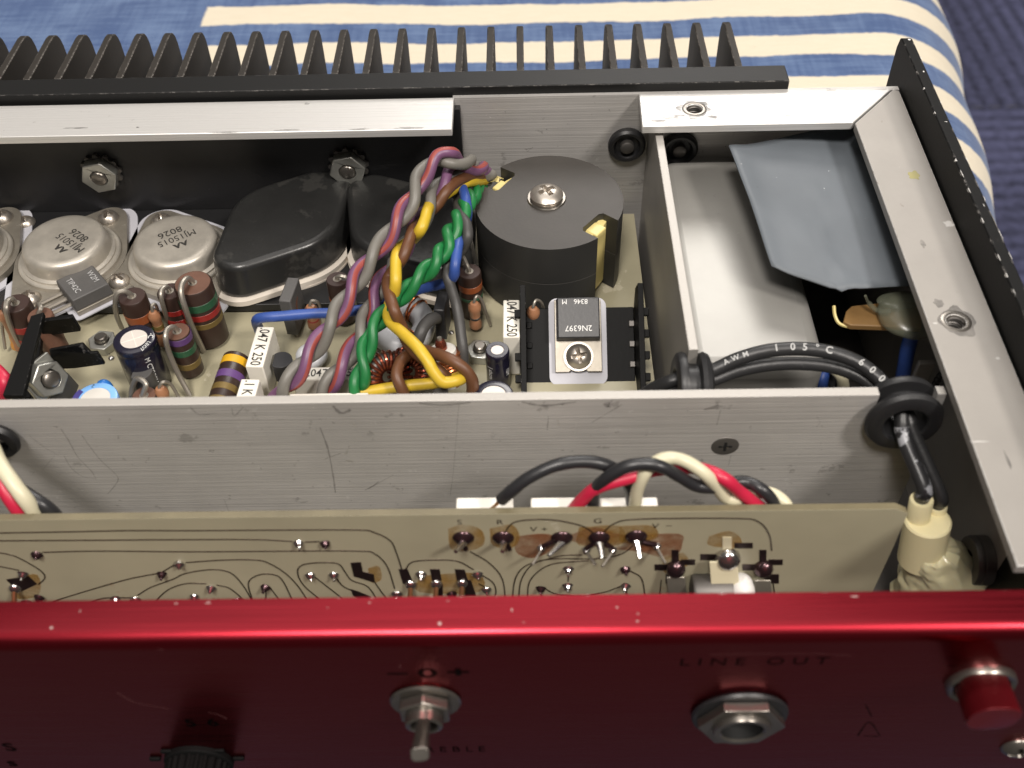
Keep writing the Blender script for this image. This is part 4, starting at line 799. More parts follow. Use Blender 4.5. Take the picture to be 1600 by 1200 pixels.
# ------------------------------------------------------------------ wires
GF = 'hook-up wires behind the front circuit board'; GL = 'hook-up wires leaving the left grommet'
def wire(name, label, pts, r, m, group=None, n=7, stripe=None, end=None, sroll=0.0, k=12):
    q_ = [at(a, b, z=c) for a, b, c in pts]
    if group in (GF, GL): q_ = [p if p[1] >= 100.9 else at(a, b, y=100.9) for p, (a, b, c) in zip(q_, pts)]
    P_ = spline(q_, n)
    P_, r = organic(P_, r)
    o = MB().tube(P_, r, k, 0, stripe, sroll=sroll).build(name, m if isinstance(m, list) else [m], None); tag(o, label, 'wire', group); return o
def twist(pts, half, r, phase=0., n=9, off=None):
    """two strands wound round one middle line; half = half turns along it"""
    C_ = spline([at(a, b, z=c) for a, b, c in pts], n); ln = [0]
    for i in range(1, len(C_)): ln.append(ln[-1] + np.linalg.norm(C_[i] - C_[i - 1]))
    out = ([], [])
    for i, c in enumerate(C_):
        T = nrm(C_[min(i + 1, len(C_) - 1)] - C_[max(i - 1, 0)]); V = nrm(CAM - c); Nn = nrm(np.cross(V, T)); Bn = np.cross(T, Nn)
        s = ln[i] / ln[-1]; h = np.interp(s, *half) if isinstance(half, tuple) else half * s; a = phase - math.pi * h
        for q, sg in enumerate((1, -1)): out[q].append(c + (Nn * math.cos(a) + Bn * math.sin(a)) * r * sg * (off or 1.0))
    return out
def organic(P_, r):
    sd = random.uniform(0, 500); out = []; rr = []
    for p in P_:
        v = Vector(tuple(p)); out.append(p + .16 * np.array([mn.noise(v * .16 + Vector((sd + 31 * k, 0, 0))) for k in range(3)])); rr.append(r * (1 + .06 * mn.noise(v * .35 + Vector((0, sd, 0)))))
    return out, rr
def strand(P_, label, r, mats, group, stripe=None, sroll=0.0):
    P_, r = organic(P_, r)
    o = MB().tube(P_, r, 14, 0, stripe, sroll=sroll).build('wire', mats, None); tag(o, label, 'wire', group); return o
GW = 'twisted hook-up wires arching from the ferrite core to the board'
pa = [(762, 272, -13), (735, 258, -4), (708, 248, 1.5), (680, 249, 2), (657, 280, 0), (636, 322, -2), (608, 366, -5), (575, 410, -8), (548, 455, -11), (518, 505, -14), (484, 555, -18), (452, 600, -22), (424, 640, -30)]
a_, b_ = twist(pa, 11.0, 1.14, 1.9)
strand(a_, 'grey wire of the twisted pair farthest left', 1.19, ['w_grey'], GW)
strand(b_, 'violet wire with red stripe, in the twisted pair farthest left', 1.19, ['w_violet', 'w_redst'], GW, (5, 7, 1), .0)
pb_ = [(762, 276, -15), (738, 266, -8), (712, 264, -4), (690, 285, -4), (668, 328, -6), (640, 372, -9), (612, 418, -12), (590, 455, -15), (572, 500, -17.5), (552, 545, -20), (522, 590, -23), (498, 632, -29)]
a_, b_ = twist(pb_, 10.0, 1.12, .7)
strand(a_, 'grey wire of the second twisted pair from the left, next to green wires', 1.17, ['w_grey'], GW)
strand(b_, 'violet wire with red stripe, in the second twisted pair from the left', 1.17, ['w_violet', 'w_redst'], GW, (6, 8, 1), .0)
wire('wire', 'yellow wire twisted loosely with a brown one and looping at the wall edge', [(756, 282, -13), (738, 283, -8), (720, 289, -6.5), (703, 299, -6.5), (686, 310, -6.8), (674, 316, -6.0), (667, 330, -4.2), (664, 342, -4.0), (657, 359, -5), (646, 373, -8.4), (634, 381, -9.6), (624, 390, -8.5), (619, 405, -7.5), (618.5, 435, -8.5), (616, 455, -11), (608, 476, -14.5), (606, 490, -15), (610, 503, -14.8), (629, 521, -14), (650, 541, -13.5), (667, 563, -14.5), (676, 580, -16), (692, 597, -18), (716, 594, -18.5), (722, 588, -20.5), (700, 594, -23), (665, 600, -24), (610, 606, -24.5), (560, 614, -25.5)], 1.22, 'w_yellow', GW)
wire('wire', 'brown wire twisted loosely with the yellow one, ending in the copper coil', [(758, 279, -13), (736, 276, -7), (715, 283, -4.8), (697, 300, -4.4), (684, 320, -6.2), (668, 335, -7.5), (655, 345, -7.4), (643, 364, -6.2), (637, 384, -6), (629, 405, -7.5), (615, 422, -10.5), (605.5, 438, -12), (608, 460, -11), (617, 486, -11.5), (627, 509, -15.5), (634, 532, -18), (647, 549, -18), (670, 566, -18.5), (690, 583, -20), (702, 594, -23)], 1.22, 'w_brown', GW)
wire('wire', 'brown wire loop arching in front of the copper choke coil', [(655, 546, -24), (668, 549, -20), (690, 556, -16.5), (712, 566, -16), (730, 581, -17.5), (738, 600, -20.5), (735, 630, -26)], 1.25, 'w_brown', GW)
wire('wire', 'short brown wire bending down over the dark copper toroid', [(648, 551, -23), (636, 556, -20.5), (625, 568, -19.5), (620, 588, -20), (628, 610, -22.5), (640, 630, -27)], 1.2, 'w_brown', GW)
pg = [(748, 290, -15), (738, 305, -10), (722, 332, -7.5), (708, 358, -7.2), (695, 388, -8), (680, 410, -9), (660, 430, -10.5), (638, 451, -12), (620, 470, -13.5), (600, 493, -15.5), (582, 515, -17), (573, 540, -18.5), (567, 570, -20.5), (561, 600, -23), (555, 632, -28)]
a_, b_ = twist(pg, ((0, .15, .55, .75, 1.), (0, 2.0, 7.4, 9.5, 12)), 1.05, .5)
strand(a_, 'green wire on the left where green pair meets the wall', 1.1, ['w_green'], GW); strand(b_, 'green wire on the right where green pair meets the wall', 1.1, ['w_green'], GW)
wire('wire', 'blue wire dropping past the ferrite core and running left to a bare end', [(728, 276, -12), (722, 288, -7.5), (727, 310, -6.5), (730, 330, -7.5), (728, 345, -9.5), (720, 362, -9.3), (715, 385, -8.5), (711, 412, -9.5), (709, 430, -12), (699, 440, -15), (682, 446, -17), (655, 452, -18), (630, 462, -18.6), (595, 476, -19.4), (565, 484, -19.4), (530, 488, -19.4), (480, 491, -19.4), (440, 494, -19.4), (412, 496, -19.6), (402, 499, -21), (402, 508, -25), (406, 520, -31)], 1.12, 'w_blue', GW)
wire('wire', 'grey black wire wound once around the blue wire near the core', [(742, 284, -14), (734, 292, -10), (722, 306, -9), (716, 318, -9), (720, 336, -7.4), (729, 352, -7), (731, 370, -8), (724, 386, -10.5), (716, 396, -11.5), (704, 404, -11), (698, 420, -12), (700, 436, -13), (706, 455, -15), (713, 480, -17.5), (720, 515, -20), (724, 550, -23), (723, 590, -29)], 1.15, 'w_sleeve', GW)
wire('wire', 'short charcoal sleeved wire hooking over the pale toroid', [(694, 500, -28), (688, 497, -24), (676, 498, -21.5), (664, 508, -21), (656, 525, -22), (650, 545, -25), (652, 572, -29)], 1.35, 'w_sleeve', GW)
GF = 'hook-up wires behind the front circuit board'
wire('wire', 'thick dark wire with a frayed copper end, left of the red wire', [(783, 781, -9), (800, 766, -6.5), (830, 745, -4), (870, 727, -2.5), (910, 721, -2.5), (945, 726, -3.5), (970, 742, -6), (985, 765, -10), (990, 800, -16)], 1.12, 'w_black', GF)
wire('wire', 'black wire crossing over the red wire and the cream wire', [(926, 812, -15), (927, 790, -10), (931, 765, -6), (950, 745, -3), (980, 728, -.8), (1010, 724, -.3), (1035, 730, -.8), (1062, 745, -2.2), (1088, 759, -4), (1115, 762, -6), (1140, 755, -8), (1165, 753, -8.5), (1190, 765, -8.5), (1208, 785, -10), (1216, 812, -15)], 1.08, 'w_black', GF)
wire('wire', 'crimson red wire running right under the cream one', [(888, 812, -13), (900, 792, -9), (922, 769, -5.5), (950, 755, -4.3), (985, 745, -4.3), (1020, 735, -4.5), (1060, 730, -5), (1095, 733, -4.8), (1130, 747, -4.2), (1155, 768, -5), (1180, 787, -8), (1196, 800, -12), (1202, 815, -16)], 1.15, 'w_red', GF)
wire('wire', 'cream wire looping over the red wire in front of the wall', [(991, 812, -14), (992, 790, -9), (996, 765, -5.5), (1008, 738, -3), (1028, 720, -1.7), (1050, 715, -1.4), (1075, 722, -1.4), (1103, 742, -2.3), (1122, 765, -4), (1135, 778, -6.5), (1152, 780, -9.5), (1175, 772, -11.5), (1200, 770, -12), (1222, 782, -12), (1234, 800, -14), (1240, 818, -18)], 1.12, 'w_cream', GF)
e0 = at(783, 781, z=-9); o = MB()
for k in range(7): o.tube([e0 + (.3 * math.cos(k), .3 * math.sin(k), 0), at(768 + k * .7, 793, z=-10.5 + .1 * k), at(752 + k * 1.3, 808, z=-13)], .16, 5)
tag(o.build('bare_wire_end', 'pin'), 'frayed bare copper strands of the thick dark wire', 'wire end')
GL = 'hook-up wires leaving the left grommet'
wire('wire', 'crimson red wire at the left picture edge going behind the front board', [(-30, 690, -6), (-5, 738, -6), (8, 765, -7), (28, 795, -10), (52, 820, -16)], 1.3, 'w_red', GL)
wire('wire', 'cream wire at the left picture edge going behind the front board', [(-25, 670, -5), (0, 725, -4.5), (22, 757, -5.5), (45, 787, -8), (68, 820, -14)], 1.35, 'w_cream', GL)
wire('wire', 'dark wire at the left picture edge behind red and cream wires', [(-20, 690, -9), (20, 755, -9), (45, 775, -9), (75, 795, -11), (100, 820, -17)], 1.25, 'w_black', GL)
o = wire('wire', 'magenta wire end at left edge beside the folded heat sink', [(-30, 560, -20), (0, 585, -20), (10, 603, -21), (2, 625, -25)], 1.5, 'w_red')

# ------------------------------------------------------------------ grommets and mains cables
def grommet(label, c, ax, R, rh, wd, sq=.8, jagged=0):
    t = thing('rubber_grommet', label, 'grommet', c, 'black rubber grommets in the sheet metal'); g = MB(); h = wd / 2
    g.lathe([(rh, -h), (rh + .3, -h - .35), (R - 1.4, -h - .55), (R - .3, -h), (R, -h + .8), (R - .2, -h + 1.5), (R - 2.2, -h + 1.8), (R - 2.3, h - 1.9), (R - .4, h - 1.6), (R - .1, h - .8), (R - .5, h), (R - 1.6, h + .5), (rh + .3, h + .35), (rh, h), (rh, -h)], c, ax, 48)
    g.build('ring', 'grommet', t); return t
gc = np.array((gx, 117.6, gz))
grommet('rubber grommet squeezed into the notch of the divider wall, two cables through it', gc, (0, -1, .06), 6.9, 3.7, 5.4)
g1 = at(1079, 582, x=30.15); g1 = np.array((30.15, g1[1], g1[2]))
g1 = np.array((30.15, 125.6, -9.5)); grommet('rubber grommet in the partition wall beside the black channel heat sink', g1, (1, 0, 0), 6.6, 3.4, 5.6)
lg = at(-6, 682, y=117); grommet('rubber grommet half cut off by left picture edge', (lg[0], 117.4, lg[2]), (0, -1, 0), 4.6, 2.6, 4.4)
GC = 'black mains cables through both grommets'
zc = g1[2]
u1 = [(965, 660, -20), (1005, 618, -14), (1045, 597, zc + .5), (1080, 587, zc + .8), (1115, 578, zc + 1), (1150, 562, zc + 2.6), (1195, 549, zc + 4), (1245, 545, zc + 4.5), (1295, 550, zc + 4.5), (1340, 566, zc + 4), (1372, 590, zc + 3), (1395, 618, zc + 1.5)]
l1 = [(985, 680, -22), (1020, 640, -15), (1050, 606, zc - 1.2), (1080, 600, zc - 1.2), (1112, 594, zc - 1.0), (1150, 580, zc - .2), (1200, 570, zc + .8), (1250, 568, zc + 1.2), (1300, 573, zc + 1), (1340, 587, zc + .6), (1368, 607, zc), (1385, 628, zc - .5)]
ga = np.array((gx - .3, 118.5, gz + .4)); gb = np.array((gx + 1.6, 118.5, gz + .2))
c1 = at(1440, 780, y=105.6); c2 = at(1465, 790, y=106.6); AXC = nrm((.12, -.12, -1))
def cable(label, pts, pre, end, r):
    P_ = [at(a, b, z=c) for a, b, c in pts] + pre + end; P_ = spline(P_, 8); o = MB().tube(P_, r, 16).build('mains_cable', ['cable'], None); tag(o, label, 'cable', GC); return P_
P1 = cable('black cable with white print, upper of the two cables over the dark gap', u1, [ga + (.4, .6, 1.0), ga + (0, -2.5, -.6), ga + (.4, -5, -2.6)], [c1 - AXC * 3.2, c1 - AXC * .5, c1 + AXC * 3], 1.3)
P2 = cable('black cable without visible print, lower of the two cables over the dark gap', l1, [gb + (-1.2, .8, -.4), gb + (0, -1.6, -1.2), gb + (.6, -3.6, -2.8)], [c2 - AXC * 3.2, c2 - AXC * .5, c2 + AXC * 3], 1.27)
def print_on(P_, s, f0, step, r, par, sz, m='ink_w'):
    ln = [0]
    for i in range(1, len(P_)): ln.append(ln[-1] + np.linalg.norm(P_[i] - P_[i - 1]))
    d0 = f0
    for ch_ in s:
        if ch_ != ' ':
            i = int(np.searchsorted(ln, d0)); i = min(max(i, 1), len(P_) - 2); T = nrm(P_[i + 1] - P_[i - 1]); V = nrm(CAM - P_[i]); upv = np.cross(V, T); nn = nrm(V * .95 + upv * .25)
            text(ch_, P_[i] + nn * r, T, np.cross(nn, T), sz, m, par, lift=.05, bold=.012, name='printed_character')
        d0 += step
cab = [o for o in COL.objects if o.name == 'mains_cable'][0]
def arclen_at(P_, px):
    best = 0; s = 0; bd = 1e9
    for i in range(1, len(P_)):
        s += np.linalg.norm(P_[i] - P_[i - 1]); c_ = MC @ (P_[i] - CAM); X_ = 800 + FPX * c_[0] / c_[2]
        if abs(X_ - px) < bd and P_[i][1] > 117: bd = abs(X_ - px); best = s
    return best
print_on(P1, 'AWM', arclen_at(P1, 1138), 1.6, 1.31, cab, 1.4, 'ink_c'); print_on(P1, '105°C', arclen_at(P1, 1213), 2.25, 1.31, cab, 1.85, 'ink_c'); print_on(P1, '600', arclen_at(P1, 1346), 2.1, 1.31, cab, 1.8, 'ink_c')
# shrunk worn patches on the vertical run
for P_, lab in ((P1, 0),):
    k = [i for i in range(len(P_)) if P_[i][1] < 115.5]
    o = MB().tube([P_[i] for i in k[1:]], 1.34, 16).build('worn_sleeve', 'cable_w', cab)

# cream connector glued beside the front board
t = thing('cream_connector', 'cream plastic cable connector smothered in lumpy hot glue', 'connector', (c1[0] + 2, c1[1], -40))
ax_ = nrm((.12, -.12, -1))
for c_, r_, L_ in ((c1, 2.05, 7), (c2, 1.7, 6)): MB().lathe([(1.1, -.1), (r_ * .93, -.1), (r_, .15), (r_, L_), (0, L_)], c_, ax_, 28).build('sleeve', 'cream', t)
mid = at(1450, 812, y=104.3); g = MB()
g.lathe([(0, 0), (3.75, 0), (4.05, .35), (4.1, 11), (0, 11)], mid, ax_, 36); g.build('body', 'cream', t)
rng = random.Random(3)
g = MB(); n, k = 56, 34; vs = []; fs = []; g0 = at(1463, 856, y=102.6)
for i in range(k + 1):
    q = i / k
    for j in range(n):
        a = 2 * math.pi * j / n; dx, dy = math.cos(a), math.sin(a)
        nz = mn.fractal(Vector((dx * 1.6, dy * 1.6, q * 4.2)), .8, 2.1, 4)
        r_ = (4.25 + 3.0 * min(1, q * 2.4)) * (1 + .17 * nz); z_ = -19 * q + 1.5 * mn.noise(Vector((dx * 2, dy * 2, 7))) * (1 - q)
        vs.append(g0 + np.array((dx * r_ * (1 + .15 * q) + 4.6 * min(1, q * 2.0), dy * r_ * .9, z_)))
for i in range(k):
    for j in range(n): fs.append((i * n + j, i * n + (j + 1) % n, (i + 1) * n + (j + 1) % n, (i + 1) * n + j))
g.add(vs + [g0 + (0, 0, .4)], fs + [(j, (j + 1) % n, len(vs)) for j in range(n)]); g.build('glue_blob', 'glue', t, 0, 80)
# dark round bush in the side wall near the corner
c = at(1540, 875, x=83.8); t = thing('side_bush', 'dark round threaded bush on the side wall beside the glued connector', 'bush', c)
MB().lathe([(2.0, 0), (2.0, 3.2), (2.6, 3.4), (4.4, 3.2), (4.6, 2.6), (4.6, 2.2), (4.3, 2.0), (4.6, 1.8), (4.6, 0)], (83.9, c[1], c[2]), (-1, 0, 0), 36).build('collar', 'steel_dark', t); MB().lathe([(0, 1.2), (2.0, 1.2)], (83.9, c[1], c[2]), (-1, 0, 0), 20).build('bore', 'hole', t)

# ------------------------------------------------------------------ round black fixings on the back wall
for (px, py, lab) in ((980, 231, 'black rubber ring fixing on back wall beside the ferrite core'), (1062, 237, 'dark ring fixing on back wall in the shade behind the transformer can')):
    c = at(px, py, y=204.6); c[1] = YB - .02; t = thing('wall_fixing', lab, 'fixing', c, 'round dark fixings on the back wall')
    MB().lathe([(4.3, 0), (4.5, .6), (4.4, 1.5), (3.9, 2.0), (3.2, 1.9), (2.9, 1.2), (2.6, .9), (0, .9)], c, (0, -1, 0), 40).build('ring', 'grommet', t); MB().lathe([(1.6, .9), (1.6, 2.2), (1.2, 2.5), (0, 2.5)], c, (0, -1, 0), 24).build('stud', 'steel_dark', t)

# ------------------------------------------------------------------ transformer can, paper, bits in the right bay
t = thing('transformer_can', 'grey steel transformer can with rounded edges right of partition wall', 'transformer', (50, 172, ZB))
zt_ = -15.6; fr = at(1200, 560, z=zt_)[1]; rx = at(1272, 480, z=zt_)[0]
g = MB(); g.prism(rrect(31.6, rx, fr - 2.5, 203.6, 4.2, 8), ZB, zt_); g.build('can', 'can', t, 3.2, 60, seg=6, clamp=False)
pp = [at(1138, 233, z=-5.0), at(1240, 212, z=-6.5), at(1345, 190, z=-8.0), at(1440, 190, z=-9.5), at(1450, 445, z=-9.5), at(1418, 446, z=-8.5), at(1340, 452, z=-7.2), at(1312, 452, z=-7.0), at(1300, 444, z=-7.0), at(1207, 409, z=-6.0)]
t2 = thing('paper_sheet', 'curled grey insulating paper sheet lying over the transformer can', 'paper', np.mean(np.array(pp), 0))
a, b, c, d = at(1138, 233, z=-4.6), at(1352, 186, z=-8.2), at(1425, 446, z=-8.6), at(1207, 409, z=-5.6); g = MB(); n = 24; vs = []
e_b = at(1312, 452, z=-7.0)
for i in range(n + 1):
    for j in range(n + 1):
        s, q = i / n, j / n
        bot = d + (e_b - d) * min(1, s / .48) if s < .48 else e_b + (c - e_b) * ((s - .48) / .52)
        if .45 < s < .62: bot = bot + np.array((rng.uniform(-.25, .25), rng.uniform(-.5, .3), rng.uniform(-.3, .3)))
        top = a + (b - a) * s; p = top + (bot - top) * q; p = p + np.array((0, 0, 1.1 * math.exp(-((s) / .09) ** 2) * (1 - .5 * q) + .5 * math.sin(q * 3) * math.sin(s * 2.6) - 3.0 * max(0, q - .5 - .85 * s) + .25 * mn.noise(Vector((s * 4, q * 4, 3))))) ; vs.append(p)
fs = [(i * (n + 1) + j, i * (n + 1) + j + 1, (i + 1) * (n + 1) + j + 1, (i + 1) * (n + 1) + j) for i in range(n) for j in range(n)]
o = g.add(vs, fs).build('sheet', 'paper', t2, 0, 60); md = o.modifiers.new('thick', 'SOLIDIFY'); md.thickness = .35 * S
t = thing('fibre_tab', 'brown fibre board tab half buried in cloudy glue under the side rail', 'tab', at(1370, 490, z=-13))
f_ = [at(1322, 486, z=-14), at(1330, 478, z=-14), at(1440, 466, z=-14), at(1440, 512, z=-14), at(1330, 508, z=-14), at(1318, 502, z=-14)]; f_ = [(p[0], p[1]) for p in f_]
MB().prism(f_, -15.3, -14.0).build('board', 'fibre', t, .2)
MB().tube(spline([at(1303, 478, z=-13), at(1305, 494, z=-14), at(1314, 507, z=-15), at(1340, 511, z=-15), at(1400, 508, z=-15)], 4), .35, 6).build('edge_wire', 'tape_y', t)
g = MB(); cg = at(1424, 492, z=-12.5); g.sphere(cg, 6.2, 1.1, 1.05, .45, 22, 12, jit=.05); g.sphere(at(1405, 470, z=-12), 3.4, 1.4, .7, .35, 16, 8, jit=.05); g.build('clear_glue', 'glue_c', t, 0, 80, sub=1)
MB().tube(spline([at(1352, 462, z=-9), at(1358, 474, z=-11), at(1372, 486, z=-12.5), at(1392, 486, z=-12)], 5), [.3] * 5 + [.5] * 11, 6).build('glue_thread', 'glue_c', t)
GB = 'dim wires down in the transformer bay'
wire('wire', 'dark blue wire hanging in the shaded bay left of the side rail', [(1425, 520, -16), (1418, 548, -20), (1412, 580, -26), (1400, 640, -40)], 1.5, 'w_blue', GB)
wire('wire', 'blue and dark wire seen under the black cables', [(1290, 575, -24), (1284, 600, -26), (1280, 640, -34)], 1.3, 'w_blue', GB)
wire('wire', 'cream wire seen under the black cables', [(1302, 575, -22), (1315, 590, -23), (1320, 630, -32)], 1.2, 'w_cream', GB)
wire('wire', 'black wire seen beside the cream wire under cables', [(1325, 570, -26), (1305, 592, -26), (1290, 640, -34)], 1.2, 'w_black', GB)
c = at(1442, 580, z=-22); t = thing('bay_terminal', 'dim metal terminal with black beaded tie under the side rail', 'terminal', c)
MB().obox(c, (3.2, 1.2, 5.5)).build('plate', 'alu_plain', t, .2); g = MB()
for k in range(7): g.sphere(c + np.array((3.0 + .25 * math.sin(k), -1.4, 3.4 - k * 1.15)), .75, n=10, k=6)
g.build('beaded_tie', 'cable', t)
sc_ = at(1216, 606, z=-28); sc_[2] = -30; t = thing('bay_screw', 'shiny screw head just above the wall edge in the transformer bay', 'screw', sc_); screw_mb(sc_, (0, 0, 1), 3.4, 2.2).build('head', 'screw', t); MB().cyl((sc_[0], sc_[1], ZB), (sc_[0], sc_[1], -29.9), 2.2).build('post', 'steel_dark', t)

# ------------------------------------------------------------------ front circuit board with its solder side to the viewer
YQ = 98.2
fb_ = thing('front_circuit_board', 'upright front circuit board showing thin curved tracks and solder joints', 'circuit board', (-30, YQ, -45))
tl_ = at(0, 813, y=YQ); tr_ = at(1399, 801, y=YQ); r1 = at(1412, 818, y=YQ); r2 = at(1391, 866, y=YQ)
ztop = tl_[2]
MB().prism([(XL, -52), (r2[0], -52), (r2[0], r2[2]), (r1[0], r1[2]), (r1[0] - .1, ztop - 1.4), (tr_[0], ztop), (XL, ztop)], -YQ - 1.3, -YQ, (), (0, 0, 0), (1, 0, 0), (0, 0, 1), ms=1).build('board', ['pcb2', 'pcb_edge'], fb_, .06)
YS = YQ - .02
def f(px, py, lift=0.): return at(px, py, y=YQ - lift)
# flux stains
for pts, m in ([[(700, 826), (724, 820), (752, 828), (756, 850), (735, 860), (705, 858)], 'flux_o'], [[(765, 826), (800, 820), (812, 840), (800, 856), (770, 852)], 'flux_o'], [[(806, 838), (850, 834), (870, 842), (858, 862), (830, 872), (806, 862)], 'flux'], [[(890, 836), (930, 824), (975, 836), (1060, 834), (1066, 850), (1058, 866), (1030, 870), (1000, 862), (960, 858), (900, 848)], 'flux'], [[(905, 824), (968, 822), (972, 850), (905, 852)], 'flux_o'], [[(968, 822), (1020, 822), (1024, 842), (972, 848)], 'flux_o'], [[(1108, 838), (1140, 830), (1158, 842), (1152, 856), (1108, 852)], 'flux_o'], [[(575, 888), (592, 885), (596, 905), (580, 910)], 'flux_o'], [[(1035, 872), (1068, 864), (1074, 884), (1040, 896)], 'flux_o'], [[(20, 905), (58, 898), (60, 930), (22, 934)], 'flux_o'], [[(655, 900), (745, 896), (748, 925), (655, 925)], 'flux_o']):
    P_ = spline([f(*p, .03) for p in pts + pts[:1]], 4)[:-1]
    MB().prism([(p[0], p[2]) for p in P_], -YQ + .012 + random.random() * .01, -YQ + .03 + random.random() * .01, (), (0, 0, 0), (1, 0, 0), (0, 0, 1)).build('flux_stain', m, fb_)
TR = [[(-20, 833), (100, 831), (200, 829), (300, 829), (450, 828), (560, 828), (585, 832), (610, 845), (620, 865), (628, 890)], [(-20, 845), (150, 844), (300, 843), (400, 843), (457, 846)], [(66, 863), (150, 861), (300, 862), (450, 861), (560, 861), (585, 865), (605, 885), (617, 920)], [(476, 847), (500, 846)], [(-10, 862), (20, 868), (45, 880), (65, 893), (70, 903), (60, 913)], [(-10, 883), (30, 891)], [(290, 879), (350, 875), (400, 875), (420, 880), (445, 895), (465, 915), (482, 940)], [(253, 894), (280, 878)], [(246, 896), (200, 905), (140, 922), (75, 942)], [(135, 942), (160, 935), (181, 934), (212, 934)], [(215, 930), (235, 918), (270, 905), (290, 896), (330, 890), (360, 895), (380, 915), (396, 942)], [(240, 942), (262, 922), (290, 912), (322, 912)], [(338, 914), (360, 920), (386, 942)], [(396, 942), (388, 912), (400, 900), (420, 897), (440, 905), (459, 942)], [(416, 918), (415, 942)], [(422, 918), (440, 942)], [(507, 942), (475, 915), (465, 893), (475, 882), (510, 879), (530, 882), (540, 895), (550, 907), (575, 917), (592, 942)], [(490, 900), (544, 942)], [(524, 900), (535, 915), (550, 923)],
      [(633, 890), (645, 878), (680, 875), (715, 877), (740, 890)], [(752, 898), (770, 910), (775, 925), (769, 940)], [(735, 862), (765, 880), (785, 905), (790, 940)], [(800, 940), (805, 905), (820, 885), (850, 875), (880, 868), (910, 867)], [(810, 940), (815, 905), (835, 880), (870, 873), (930, 873), (970, 866), (992, 850)], [(824, 940), (827, 910), (845, 890), (870, 880), (920, 876)], [(852, 920), (870, 928), (910, 930), (945, 925), (970, 916)], [(985, 892), (1003, 905), (1009, 940)], [(978, 918), (982, 940)], [(846, 920), (846, 940)], [(888, 892), (888, 908)], [(786, 838), (800, 818), (830, 812), (870, 813), (910, 822), (930, 835)], [(942, 833), (960, 818), (1000, 811), (1150, 810), (1185, 815), (1202, 835), (1206, 860)], [(1033, 906), (1030, 940)], [(1208, 910), (1212, 940)], [(583, 906), (600, 930), (612, 942)], [(748, 912), (760, 918)]]
for p in TR: MB().tube(spline([f(a, b, .05) for a, b in p], 6), .12, 6).build('trace', 'trace', fb_)
JO = [(58, 864), (36, 894), (280, 878), (253, 894), (181, 933), (212, 934), (62, 930), (42, 939), (467, 846), (508, 846), (330, 916), (304, 929), (415, 915), (485, 896), (522, 896), (370, 935), (620, 925), (658, 895), (706, 925), (746, 894), (760, 918), (845, 917), (888, 887), (887, 913), (977, 887), (977, 913)]
j0 = None
for i, (px, py) in enumerate(JO):
    for kk, (prf, m) in enumerate(((([(0, 1.35), (.24, 1.3), (.30, 1.0), (.58, .78), (.82, .45), (.98, .16), (1.02, 0)]), 'solder' if i % 3 else 'solder_d'),)):
        c = f(px, py + 2); MB().lathe([(r * random.uniform(.85, 1.1), h * random.uniform(.8, 1.1)) for r, h in prf], c, (random.uniform(-.25, .25), -1, random.uniform(-.25, .05)), 16).build('solder_joint', m, fb_)
for px, py, lx, ly in ((724, 838, 712, 862), (786, 838, 785, 862), (878, 838, 857, 868), (936, 838, 941, 872), (994, 836, 1000, 872)):
    c = f(px, py + 2); MB().lathe([(0, 1.3), (.6, 1.2), (1.2, .8), (1.75, .35), (1.9, .1), (1.9, 0)], c, (0, -1, 0), 28).build('solder_joint', 'solder_d', fb_)
    e = at(lx, ly, y=c[1] - 3.6); s0 = c + (0, -.9, -.1)
    g = MB(); g.tube([s0, (s0 + e) / 2 + (.05, 0, .1), e], [.75, .5, .38], 9); g.build('lead_stub', 'solder', fb_)
for a, b in (((846, 855), (832, 882)), ((916, 858), (930, 882)), ((957, 858), (941, 885)), ((1026, 852), (1040, 880))):
    c = f(*a); MB().lathe([(0, .9), (.45, .8), (.8, .25), (.85, 0)], c, (0, -1, 0), 14).build('solder_joint', 'solder', fb_); MB().tube([c + (0, -.5, 0), at(*b, y=c[1] - 3.4)], .26, 7).build('lead_stub', 'lead', fb_)
for a, b in (((866, 845), (848, 854)), ((930, 848), (916, 857)), ((945, 848), (957, 857)), ((1004, 846), (1025, 851)), ((722, 846), (728, 858)), ((790, 846), (796, 858))):
    MB().tube([f(*a, .3), (f(*a, .4) + f(*b, .4)) / 2, f(*b, .3)], .45, 7).build('solder_bridge', 'solder_d', fb_)
def padq(pts, m='pad', th=.12): MB().prism([(p[0], p[2]) for p in (f(*q) for q in pts)], -YQ - .001, -YQ + th, (), (0, 0, 0), (1, 0, 0), (0, 0, 1)).build('solder_pad', m, fb_)
for q in ([(623, 889), (637, 889), (645, 908), (630, 912)], [(672, 889), (687, 889), (690, 906), (676, 910)], [(711, 889), (726, 890), (732, 908), (714, 908)], [(728, 906), (736, 906), (744, 930), (727, 930)], [(548, 879), (564, 878), (567, 893), (584, 897), (586, 910), (560, 902), (553, 900)], [(548, 920), (560, 924), (580, 932), (572, 940), (552, 930)], [(10, 905), (45, 900), (58, 912), (30, 925)], [(683, 912), (692, 912), (692, 930), (683, 930)]): padq(q)
for px, py in ((642, 912), (682, 911), (722, 910), (24, 918)):
    c = f(px, py); MB().sphere(c, 1.15, 1, .9, 1.1, jit=.04).build('solder_joint', 'solder', fb_); MB().tube([c + (0, -.6, 0), at(px - 2, py + 30, y=c[1] - 2.6)], .48, 8).build('copper_pin', 'pin', fb_)
